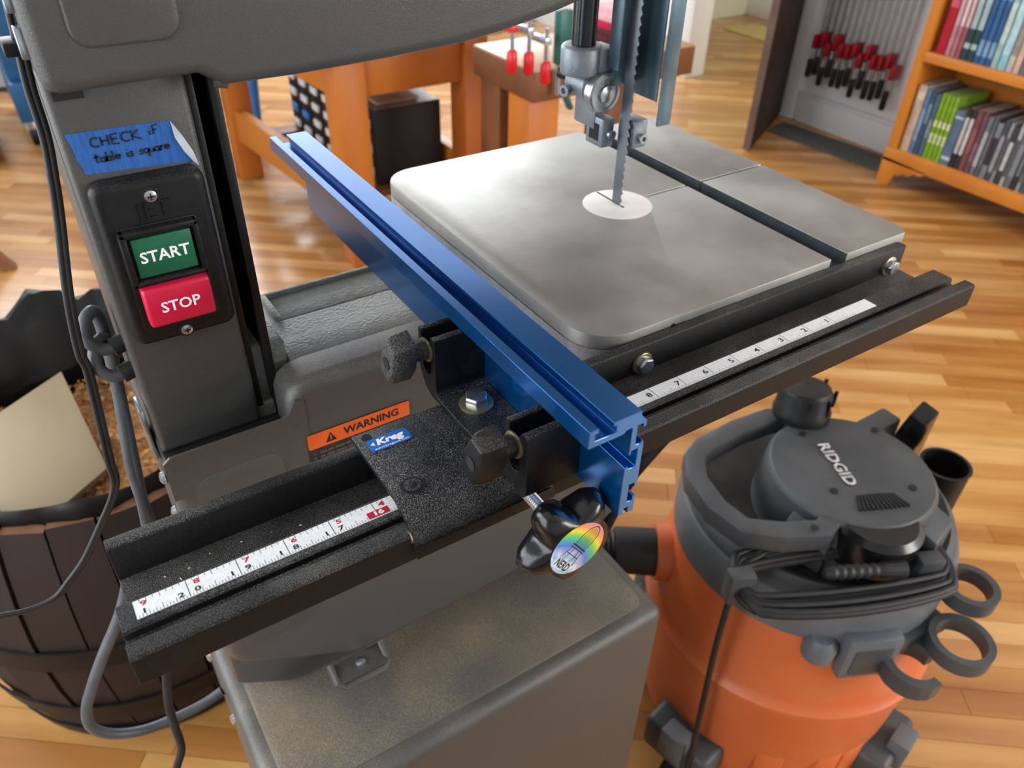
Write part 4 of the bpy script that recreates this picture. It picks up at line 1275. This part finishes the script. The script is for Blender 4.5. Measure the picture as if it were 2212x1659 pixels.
# ------------------------------------------------------------------ barrel with bag and offcuts
BX, BY, BZ = -21.5, 37.6, -21.3
brl = thing('half_barrel', (BX, BY, ZF), 'dark oak half barrel with iron hoops used as an offcut bin', 'barrel')
NS = 26
brd = random.Random(4)
def brad(z):
    t = (z - ZF) / (BZ - ZF)
    return 9.9 + 2.6 * math.sin(math.pi * min(1, 0.12 + 0.72 * t))
for k in range(NS):
    t0 = 2 * math.pi * (k + 0.03) / NS
    t1 = 2 * math.pi * (k + 0.97) / NS
    top = BZ + brd.uniform(-0.25, 0.45)
    rr_ = brd.uniform(-0.12, 0.15)
    zs = [ZF + 0.05 + (top - ZF - 0.05) * j / 8 for j in range(9)]
    vs, fs, mi = [], [], []
    for z in zs:
        ro = brad(z) + rr_
        for t in (t0, t1):
            for q in (ro, ro - 1.0):
                vs.append((BX + q * math.cos(t), BY + q * math.sin(t), z))
    for j in range(8):
        a = 4 * j
        fs += [(a, a + 2, a + 6, a + 4), (a + 1, a + 5, a + 7, a + 3), (a, a + 4, a + 5, a + 1), (a + 2, a + 3, a + 7, a + 6)]
    st_ = MB().add(vs, fs)
    st_.add([vs[-4], vs[-3], vs[-1], vs[-2]], [(0, 1, 2, 3)], 1)
    st_.add(vs[:4], [(0, 1, 3, 2)])
    st_.build('stave', [BARREL, BARRELEND], brl, smooth=20)
for z, w in ((-31.0, 1.7), (-37.6, 1.8), (-41.5, 1.5)):
    MB().lathe([(brad(z - w / 2) + 0.18, z - w / 2), (brad(z - w / 2) + 0.28, z - w / 2), (brad(z + w / 2) + 0.28, z + w / 2), (brad(z + w / 2) + 0.1, z + w / 2)], (BX, BY, 0), (0, 0, 1), 52, cap=False).build('hoop', HOOP, brl, smooth=40)
# the black bag lining it: wrinkled collar, higher at the back
bg = MB()
nb, hb_ = 64, 8
vs, fs = [], []
bgr = random.Random(2)
ph = [bgr.uniform(0, 6.28) for _ in range(6)]
for j in range(hb_ + 1):
    for k in range(nb):
        t = 2 * math.pi * k / nb
        back = max(0.0, math.sin(t))
        wob = 0.6 * math.sin(3 * t + ph[0]) + 0.5 * math.sin(7 * t + ph[1] + j * 0.5) + 0.5 * math.sin(13 * t + ph[2] + j * 0.9) + bgr.uniform(-0.5, 0.5)
        prof_ = [(9.2, -33), (10.2, -27), (10.5, -22.5), (10.6, -20.6), (10.8, -18.6), (11.0, -17.2), (10.6, -17.0), (10.0, -19.0), (9.3, -23.0)][j]
        r = prof_[0] - 0.45 + wob * (0.18 if j < 3 else 0.42)
        z = prof_[1]
        if 3 <= j <= 7:
            z += -back * 0.2 * (1 if j in (4, 5, 6) else 0.5) - (1 - back) * (3.2 if j > 3 else 1.2) + 0.55 * wob
        vs.append((BX + r * math.cos(t), BY + r * math.sin(t), z))
for j in range(hb_):
    for k in range(nb):
        fs.append((j * nb + k, j * nb + (k + 1) % nb, (j + 1) * nb + (k + 1) % nb, (j + 1) * nb + k))
bg.add(vs, fs)
o = bg.build('bin_bag', BAG, smooth=80)
tag(o, 'black plastic bag lining the barrel, folded over its rim', 'bag')
p = [Vector(at(*q, 'y', yy)) for q, yy in (((-20, 905), 38.5), ((132, 800), 42.5), ((222, 905), 41), ((330, 1010), 34))]
c0, c1, c2 = Vector(at(132, 802, 'y', 43.0)), Vector(at(-60, 930, 'y', 38.0)), Vector(at(232, 1010, 'y', 33.0))
ea, eb = (c1 - c0), (c2 - c0)
nn = ea.cross(eb).normalized() * 0.35
vs = [c0, c0 + ea, c0 + ea + eb, c0 + eb]
vs = [tuple(v) for v in vs] + [tuple(v - nn * 2) for v in vs]
o = MB().add(vs, [(0, 1, 2, 3), (7, 6, 5, 4), (0, 4, 5, 1), (1, 5, 6, 2), (2, 6, 7, 3), (3, 7, 4, 0)]).build('plywood_offcut', BIRCH, bevel=0.03)
tag(o, 'pale plywood offcut leaning in the bag inside the barrel', 'board')
sh = MB()
sr_ = random.Random(8)
for k in range(1500):
    t, r = sr_.uniform(0, 6.28), 8.6 * math.sqrt(sr_.random())
    x, y = BX + r * math.cos(t), BY + r * math.sin(t)
    z = -23.4 - 0.015 * r * r + 0.3 * max(0, x - BX - 0.5) + sr_.uniform(-0.4, 0.5) + 0.8 * math.sin(x) * math.cos(y * 0.8)
    s_ = sr_.uniform(0.12, 0.45)
    a = sr_.uniform(0, 3.14)
    b = sr_.uniform(-0.5, 0.5)
    ca, sa = math.cos(a) * s_, math.sin(a) * s_
    sh.add([(x - ca, y - sa, z), (x + sa * 0.5, y - ca * 0.5, z + s_ * b), (x + ca, y + sa, z + s_ * 0.4), (x - sa * 0.5, y + ca * 0.5, z + s_ * 0.3)], [(0, 1, 2, 3)])
sh.lathe([(8.9, -26.5), (8.0, -24.8), (5, -23.8), (0.3, -23.3)], (BX, BY, 0), (0, 0, 1), 40)
o = sh.build('wood_shavings', SHAV)
tag(o, 'brown wood shavings filling the bag in the barrel', 'shavings', kind='stuff')

# ------------------------------------------------------------------ orange work table with organisers
wt = thing('work_table', (26, 104, ZF), 'orange stained wooden work table with drawer organisers on its shelf', 'table')
LEGS = [(15.6, 19.7, 83, 87.2), (34.0, 37.6, 83, 87.2), (11.6, 15.4, 121.5, 125.5), (34.0, 37.6, 121.5, 125.5)]
for x0, x1, y0, y1 in LEGS:
    MB().box(x0, x1, y0, y1, ZF, -13.4).build('leg', FIR, wt, bevel=0.12)
def bar(p, q, w, z0, z1, name, m, parent):
    p, q = Vector((*p, 0)), Vector((*q, 0))
    t = (q - p).normalized()
    n = Vector((-t.y, t.x, 0)) * w / 2
    vs = [tuple(c + n * s + Vector((0, 0, z))) for z in (z0, z1) for c in (p, q) for s in (-1, 1)]
    return MB().add(vs, [(0, 1, 3, 2), (4, 6, 7, 5), (0, 4, 5, 1), (2, 3, 7, 6), (0, 2, 6, 4), (1, 5, 7, 3)]).build(name, m, parent, bevel=0.08)
bar((16.4, 86), (13.0, 122.5), 1.7, -35.6, -30.6, 'side_stretcher', FIRY, wt)
bar((35.8, 86), (35.8, 122.5), 1.7, -35.6, -30.6, 'side_stretcher', FIRY, wt)
bar((19, 84.5), (34.5, 84.5), 1.5, -19.3, -13.6, 'apron', FIR, wt)
bar((15, 123.4), (34.5, 123.4), 1.5, -19.3, -13.6, 'apron', FIR, wt)
bar((16.9, 86), (13.6, 122.5), 1.5, -19.3, -13.6, 'apron', FIRY, wt)
bar((35.8, 86), (35.8, 122.5), 1.5, -19.3, -13.6, 'apron', FIRY, wt)
for k in range(5):
    y = 90 + 7.4 * k
    bar((15.2 - 0.05 * k, y), (35.2, y), 3.4, -35.3, -34.4, 'shelf_slat', mat('shelf_slat_brown', '#7a4a2c', '#65381d', rough=0.5, scale=6), wt)
MB().box(11, 39, 81.5, 127, -13.4, -11.9).build('top', MAPLE, wt, bevel=0.1)
def organiser(x0, x1, y0, y1, z0, z1, rows, cols, blues, label, lead):
    t = thing('drawer_organiser', ((x0 + x1) / 2, (y0 + y1) / 2, z0), label, 'organiser', 'drawer organisers under the work table')
    MB().box(x0, x1, y0, y1, z0, z1).build('case', [CABB], t, bevel=0.08)
    MB().box(x0 + 0.1, x1 - 0.1, y0 + 0.1, y1 - 0.1, z1, z1 + 0.06).build('case_top', CABT, t)
    dh, dw = (z1 - z0 - 0.4) / rows, (y1 - y0 - 0.4) / cols
    for r in range(rows):
        for c in range(cols):
            ya, za = y0 + 0.2 + c * dw, z0 + 0.2 + r * dh
            d = MB().box(x0 - 0.1, x0 + 0.1, ya + 0.12, ya + dw - 0.12, za + 0.12, za + dh - 0.12).build('drawer', BLACKPL, t, bevel=0.05)
            MB().box(x0 - 0.55, x0 - 0.1, ya + dw * 0.25, ya + dw * 0.75, za + dh * 0.2, za + dh * 0.62).build('drawer_pull', LABELB if (r, c) in blues else LABELW, d, bevel=0.1)
    return t
organiser(23.4, 33.8, 90.0, 98.0, -34.3, -23.4, 3, 2, (), 'black drawer organiser with its plain side to the saw, right of the table leg', 0)
organiser(22.0, 32.5, 101.0, 121.0, -34.3, -23.6, 4, 4, ((1, 2), (1, 3)), 'black drawer organiser with two blue drawer pulls, left of the table leg', 0)
o = MB().box(24.5, 31, 91.2, 97, -23.2, -22.9).build('paper_sheet', mat('paper_tan', '#c9a98a', '#b08f72', rough=0.8, scale=10), bevel=0.02)
tag(o, 'tan papers lying on top of the nearer drawer organiser', 'paper')
bs = MB().cyl((19.2, 135.5, ZF), (21.2, 135.5, -14), 0.9, 14).build('blue_pole', mat('blue_pole_paint', '#2a78c4', '#2f80cc', rough=0.4, scale=10))
tag(bs, 'bright blue pole standing behind the orange work table', 'pole')
# ------------------------------------------------------------------ brown workbench
wbn = thing('workbench', (40, 75, ZF), 'brown workbench with thick plank top behind the saw blade', 'workbench')
MB().box(30.0, 53.9, 61.0, 74.0, -15.4, -12.2).build('front_plank', WALNUT, wbn, bevel=0.1)
MB().box(30.1, 53.8, 61.1, 73.9, -12.2, -12.0).build('bench_top', MAPLE, wbn, bevel=0.03)
for x0, x1, y0 in ((30.4, 34.6, 62.2), (47.0, 51.5, 68.5), (30.4, 34.6, 68.5)):
    MB().box(x0, x1, y0, y0 + 4.4, ZF, -15.4).build('leg', FIR if y0 < 65 else WALNUT, wbn, bevel=0.12)
MB().box(31.6, 33.4, 66.6, 68.5, -37, -33).build('stretcher', WALNUT, wbn, bevel=0.1)
# small clamps parked on the bench edge
for i, (px, py, lab) in enumerate(((1106, 128, 'leftmost small bar clamp with red handle hanging on the workbench edge'), (1142, 132, 'middle small bar clamp with red handle hanging on the workbench edge'), (1178, 152, 'rightmost small bar clamp with red handle hanging on the workbench edge'))):
    q = Vector(at(px, py, 'y', 59.0))
    t = thing('bar_clamp', (q.x, q.y, q.z - 1.5), lab, 'clamp', 'clamps on the workbench edge')
    MB().lathe([(0.35, -1.4), (0.58, -1.2), (0.55, 0.7), (0.3, 1.0)], tuple(q), (0, 0.0, 1), 14).build('handle', CLRED, t, smooth=50)
    MB().cyl((q.x, q.y, q.z + 0.9), (q.x, q.y, q.z + 4.2), 0.24, 10).build('screw', ZINC, t)
    MB().box(q.x - 0.4, q.x + 0.4, q.y - 0.4, q.y + 3.0, q.z + 2.6, q.z + 3.3).build('jaw', CLRED if i == 0 else ZINC, t, bevel=0.1)
q = Vector(at(1215, 75, 'y', 60.0))
t = thing('green_clamp', (q.x, q.y, q.z - 3), 'dark green clamp on the workbench left of the guide post', 'clamp')
MB().box(q.x - 0.8, q.x + 1.0, q.y - 0.6, q.y + 0.6, q.z - 3.0, q.z + 2.5).build('jaw', CLGREEN, t, bevel=0.25)
MB().cyl((q.x - 0.3, q.y, q.z - 6.2), (q.x - 0.3, q.y, q.z - 3.0), 0.35, 12).build('screw', ZINC, t)
q = Vector(at(1222, 205, 'y', 62.0))
t = thing('green_trigger_clamp', tuple(q), 'green trigger handle clamp hanging below the bench beside its leg', 'clamp')
MB().prism([(q.x - 1.6, q.z + 1.0), (q.x + 0.2, q.z + 0.2), (q.x + 1.0, q.z - 1.6), (q.x + 0.5, q.z - 1.8), (q.x - 0.3, q.z - 0.3), (q.x - 1.6, q.z + 0.4)], 'y', q.y - 0.4, q.y + 0.4).build('trigger', CLGREEN, t, bevel=0.1)
MB().box(q.x - 3.0, q.x - 1.4, q.y - 0.35, q.y + 0.35, q.z + 0.2, q.z + 1.3).build('bar', CLGREEN, t, bevel=0.1)
q = Vector(at(1340, 40, 'y', 69.0))
o = MB()
for k in range(5):
    o.pillow(rrect(q.x - 4.2 + 0.3 * k, q.x + 2.6 - 0.35 * k, q.y - 3 + 0.2 * k, q.y + 3 - 0.3 * k, 0.6), 'z', -12.0 + 0.75 * (k + 1), -12.0 + 0.75 * k, 0.3, 3, mi=(0, 0, 1, 2, 2)[k])
o = o.build('folded_cloths', [mat('cloth_dark_red', '#4a0f1c', '#5c1826', rough=0.9, scale=40), mat('cloth_crimson', '#b51437', '#c41b40', rough=0.9, scale=40), mat('cloth_pink', '#dba9b0', '#e6bcc2', rough=0.9, scale=40)], smooth=60)
tag(o, 'folded pink and dark red cloths stacked on the workbench', 'cloth')
# ------------------------------------------------------------------ blue cabinet at the far left
bc = thing('blue_cabinet', (-20, 160, ZF), 'blue painted cabinet on black casters at the far left of the room', 'cabinet')
MB().box(-16.9, 8, 157.5, 180, -31.2, 10).build('body', BLUECAB, bc, bevel=0.3)
MB().box(-17.3, 8.4, 156.2, 180, ZF + 4.2, -31.2).build('plinth', BLUECAB, bc, bevel=0.35)
for x in (-15.9, 6):
    MB().cyl((x - 0.6, 157.2, ZF + 1.6), (x + 0.6, 157.2, ZF + 1.6), 1.6, 20).build('caster', BLACKPL, bc)
    MB().box(x - 1.0, x + 1.0, 156.4, 158.2, ZF + 2.4, ZF + 4.3).build('caster_fork', ZINC, bc, bevel=0.05)
o = MB().box(-38, -21.5, 150, 166, ZF + 4.0, ZF + 4.8).box(-37, -35, 151, 153, ZF, ZF + 4).box(-24, -22, 151, 153, ZF, ZF + 4).box(-24, -22, 163, 165, ZF, ZF + 4).box(-37, -35, 163, 165, ZF, ZF + 4)
o = o.build('low_platform', mat('red_brown_wood', '#5c3220', '#6b3d28', rough=0.5, scale=6), bevel=0.1)
tag(o, 'low red brown wooden stand by the far wall left of the blue cabinet', 'stand')
o = MB()
p = [at(px, py, 'z', ZF) for px, py in ((-30, 500), (28, 568), (10, 578), (-40, 520))]
fp_ = Vector(at(20, 572, 'z', ZF + 0.5))
o.add([(fp_.x - 0.9, fp_.y - 0.9, ZF), (fp_.x + 0.9, fp_.y - 0.9, ZF), (fp_.x + 0.9, fp_.y + 0.9, ZF), (fp_.x - 0.9, fp_.y + 0.9, ZF),
       (fp_.x - 12.9, fp_.y + 7.1, -24), (fp_.x - 11.1, fp_.y + 7.1, -24), (fp_.x - 11.1, fp_.y + 8.9, -24), (fp_.x - 12.9, fp_.y + 8.9, -24)], [(3, 2, 1, 0), (4, 5, 6, 7), (0, 1, 5, 4), (1, 2, 6, 5), (2, 3, 7, 6), (3, 0, 4, 7)])
o = o.build('splayed_leg', mat('leg_brown', '#8a5530', '#74441f', rough=0.5, scale=6), bevel=0.1)
tag(o, 'foot of a splayed brown wooden stool leg at the left edge of the floor', 'stool')

# ------------------------------------------------------------------ bookcase and books
bk = thing('bookcase', (115, 30, ZF), 'honey pine bookcase full of books against the right wall', 'bookcase')
BXF, BXB = 109.0, 121.0
YL = 65.6
for y0, y1 in ((YL - 1.5, YL), (5, 6.5)):
    MB().box(BXF, BXB, y0, y1, ZF + 4.6, 30).build('side', HONEY, bk, bevel=0.12)
for z in (-36.3, -20.2, -4.2, 12):
    MB().box(BXF - 0.05, BXB, 6.5, YL - 1.5, z - 1.5, z).build('shelf', mat('honey_pine_shelf', '#cf8431', '#bb6f22', rough=0.4, scale=5, stretch=(1, 0.15, 1)), bk, bevel=0.1)
MB().box(BXB - 0.5, BXB - 0.1, 6.5, YL - 1.5, ZF + 4, 30).build('back_panel', HONEY, bk)
MB().box(BXF - 0.3, BXF + 0.6, 5, YL, -38.6, -36.35).build('base_rail', HONEY, bk, bevel=0.12)
ftp = [(YL, ZF), (YL - 2.4, ZF), (YL - 2.7, ZF + 1.3), (YL - 3.3, ZF + 2.3), (YL - 3.6, ZF + 1.9), (YL - 4.6, ZF + 2.8), (YL - 5.3, ZF + 2.5), (YL - 6.6, ZF + 3.4), (YL - 7.4, ZF + 3.2), (YL - 9, ZF + 4.2), (YL, ZF + 4.6)]
MB().prism(ftp, 'x', BXF - 0.3, BXF + 0.7).build('scrolled_foot', HONEY, bk, bevel=0.05)
MB().prism([(BXF, ZF), (BXF + 3, ZF), (BXF + 4, ZF + 4.6), (BXF, ZF + 4.6)], 'y', YL - 0.9, YL).build('foot', HONEY, bk)
BOOKM = {}
def bookmat(c):
    if c not in BOOKM:
        r, g, b = (int(c[k:k + 2], 16) for k in (1, 3, 5))
        d = '#%02x%02x%02x' % tuple(max(0, min(255, int(v * 0.86))) for v in (r, g, b))
        BOOKM[c] = mat('book_cover_' + c[1:], c, d, rough=0.38, scale=30)
    return BOOKM[c]
PAGES = mat('book_pages', '#b6ab9c', '#9b9083', rough=0.85, scale=40, stretch=(1, 12, 1))
def book(y, w, z, h, d, c, label, group, band=None):
    t = thing('book', (BXF + 0.8 + d / 2, y - w / 2, z), label, 'book', group)
    x0 = BXF + 0.8
    cv_ = MB()
    cv_.box(x0, x0 + 0.14, y - w, y, z, z + h)
    cv_.box(x0, x0 + d, y - w, y - w + 0.09, z, z + h)
    cv_.box(x0, x0 + d, y - 0.09, y, z, z + h)
    cv_.build('cover', bookmat(c), t, bevel=0.02, seg=1)
    MB().box(x0 + 0.14, x0 + d - 0.15, y - w + 0.09, y - 0.09, z + 0.08, z + h - 0.12).build('pages', PAGES, t)
    if band:
        for b0, b1 in band[1]:
            MB().box(x0 - 0.015, x0, y - w + 0.12, y - 0.12, z + h * b0, z + h * b1).build('spine_print', bookmat(band[0]), t)
low_books = [(1.6, 11.0, '#cdb9a3', 'beige hardback at the left end of the lower shelf', ('#e9dccb', ((.8, .9),))),
    (0.9, 10.6, '#5d7fa6', 'steel blue book beside the beige hardback on the lower shelf', ('#89a6c6', ((.2, .7),))),
    (0.8, 10.6, '#3f5a78', 'dark blue grey book second from the beige hardback', ('#7d94ab', ((.5, .8),))),
    (0.9, 10.3, '#4d6a80', 'slate blue book just left of the green row', ('#8098a8', ((.3, .6),))),
    (0.75, 10.7, '#7fae2c', 'first lime green book of the green row', ('#d9ebb0', ((.25, .4), (.5, .6)))),
    (0.75, 10.7, '#86b52e', 'second lime green book of the green row', ('#d9ebb0', ((.25, .4), (.5, .6)))),
    (0.75, 10.7, '#7fae2c', 'third lime green book of the green row', ('#d9ebb0', ((.25, .4), (.5, .6)))),
    (0.75, 10.7, '#8ab836', 'last lime green book of the green row', ('#d9ebb0', ((.25, .4), (.5, .6)))),
    (1.7, 8.9, '#5c7390', 'short fat blue grey book right of the green row', ('#c3d3e2', ((.1, .16), (.86, .9)))),
    (0.8, 9.7, '#2b2a30', 'black book with white title right of the fat blue book', ('#cdccd0', ((.25, .85),))),
    (0.8, 9.7, '#35343c', 'second black book with white title on the lower shelf', ('#d5d4d8', ((.25, .85),))),
    (1.0, 9.9, '#7f4a4a', 'brick red book on the lower shelf', ('#96605f', ((.3, .7),))),
    (0.9, 10.0, '#6d4b5a', 'plum coloured book on the lower shelf', ('#87647a', ((.2, .5),)))]
gcol = ['#6f7880', '#59636d', '#7d868d', '#4a525b', '#8f979c', '#3d4046', '#b0b5b8', '#6a7076', '#2f3238', '#9aa0a5', '#545b64', '#c1c4c6', '#47505c', '#868d93']
y = YL - 1.9
for w, h, c, lab, bnd in low_books:
    book(y, w, -36.3, h, 8.2, c, lab, 'books on the lower shelf', bnd)
    y -= w + 0.04
k = 0
ORD = ['first', 'second', 'third', 'fourth', 'fifth', 'sixth', 'seventh', 'eighth', 'ninth', 'tenth', 'eleventh', 'twelfth', 'thirteenth', 'fourteenth', 'fifteenth', 'sixteenth', 'seventeenth', 'eighteenth', 'nineteenth', 'twentieth', 'twenty-first', 'twenty-second', 'twenty-third', 'twenty-fourth', 'twenty-fifth', 'twenty-sixth', 'twenty-seventh', 'twenty-eighth']
GN = ['mid grey', 'slate grey', 'mid grey', 'charcoal', 'light grey', 'near black', 'pale grey', 'mid grey', 'near black', 'light grey', 'slate grey', 'whitish', 'charcoal', 'light grey']
while y > 37.5:
    w = (0.85, 0.7, 1.0, 0.8, 0.65)[k % 5]
    c = gcol[k % len(gcol)]
    book(y, w, -36.3, 9.4 + 0.5 * math.sin(k * 2.3), 7.6, c, GN[k % 14] + ' paperback, ' + ORD[k] + ' to the right of the plum coloured book', 'grey paperbacks on the lower shelf', (gcol[(k + 6) % len(gcol)], ((.15 + .05 * (k % 3), .75),)))
    y -= w + 0.05
    k += 1
top_books = [(1.6, '#b3122f', 'red hardback at the left end of the upper shelf', ('#d06070', ((.6, .9),))),
    (0.8, '#c58d99', 'first pink book beside the red hardback', ('#dbb3bb', ((.4, .8),))),
    (0.8, '#b87884', 'second pink book beside the red hardback', ('#ecd3d6', ((.4, .9),))),
    (0.8, '#a05c66', 'dusty rose book left of the dark teal pair', ('#e0bcc0', ((.4, .9),))),
    (1.1, '#23474f', 'first dark teal book with white title on the upper shelf', ('#a8c0c4', ((.15, .22), (.4, .95)))),
    (1.1, '#23474f', 'second dark teal book with white title on the upper shelf', ('#a8c0c4', ((.15, .22), (.4, .95)))),
    (0.9, '#2f5f96', 'first royal blue book on the upper shelf', ('#7fa8cf', ((.1, .3), (.8, .95)))),
    (0.9, '#35699f', 'second royal blue book on the upper shelf', ('#7fa8cf', ((.1, .3), (.8, .95)))),
    (0.9, '#2f5f96', 'third royal blue book on the upper shelf', ('#7fa8cf', ((.1, .3), (.8, .95)))),
    (1.0, '#9fc3bf', 'pale sage book right of the royal blue books', ('#c5dcd6', ((.3, .8),))),
    (1.3, '#8fc9d6', 'pale turquoise book on the upper shelf', ('#b7e0e8', ((.2, .9),))),
    (1.0, '#c7c2bf', 'light grey book right of the turquoise book', ('#9b9694', ((.2, .6),))),
    (1.0, '#d6b7a2', 'peach book at the right of the upper shelf', ('#e8d4c6', ((.4, .7),)))]
y = YL - 2.6
for w, c, lab, bnd in top_books:
    book(y, w, -20.2, 11.5, 8.0, c, lab, 'books on the upper shelf', bnd)
    y -= w + 0.05
k = 0
while y > 45:
    w = (0.9, 0.8, 1.1)[k % 3]
    book(y, w, -20.2, 10.6, 8.0, gcol[(k * 3) % len(gcol)], GN[(k * 3) % 14] + ' book, ' + ORD[k] + ' to the right of the peach book', 'grey books on the upper shelf')
    y -= w + 0.05
    k += 1

# ------------------------------------------------------------------ clamps hanging on the right wall
NC = 13
ordn = ['first', 'second', 'third', 'fourth', 'fifth', 'sixth', 'seventh', 'eighth', 'ninth', 'tenth', 'eleventh', 'twelfth', 'thirteenth']
MB_r = struct(MB().box(WX - 1.2, WX, 73, 94.6, -2, 1.2).build('trim_4', TRIMW, bevel=0.1))
proto = None
for k in range(NC):
    y = 92.6 - 1.5 * k
    dz = (-0.6, 0.2, -1.4, 0.5, -0.8)[k % 5] - 0.06 * k
    if proto is None:
        proto = thing('parallel_clamp', (WX - 2.0, y, -27 + dz), '', 'clamp', 'bar clamps hanging on the right wall')
        X = WX - 2.0
        b0 = -27 + dz
        parts = [MB().box(X - 0.2, X + 0.2, y - 0.4, y + 0.4, b0 - 1.0, b0 + 28).build('bar', mat('clamp_bar', '#b4bcc0', '#c6cdd0', rough=0.45, metal=0.4, scale=20), proto, bevel=0.03),
                 MB().box(X - 2.0, X + 0.6, y - 0.42, y + 0.42, b0 + 0.4, b0 + 3.0).build('jaw', CLDRED, proto, bevel=0.12),
                 MB().cyl((X - 1.7, y, b0 - 1.6), (X - 1.7, y, b0), 0.28, 12).build('screw', ZINC, proto),
                 MB().lathe([(0.45, 0), (0.56, 0.3), (0.56, 3.2), (0.4, 3.5)], (X - 1.7, y, b0 - 4.9), (0, 0, 1), 14).build('handle', BLACKPL, proto, smooth=40)]
        t = proto
    else:
        t = proto.copy()
        COL.objects.link(t)
        t.location = W3((WX - 2.0, y, -27 + dz))
        for c in parts:
            d = c.copy()
            COL.objects.link(d)
            d.parent = t
    t['label'] = ordn[k] + ' red-jawed bar clamp from the door frame on the right wall'
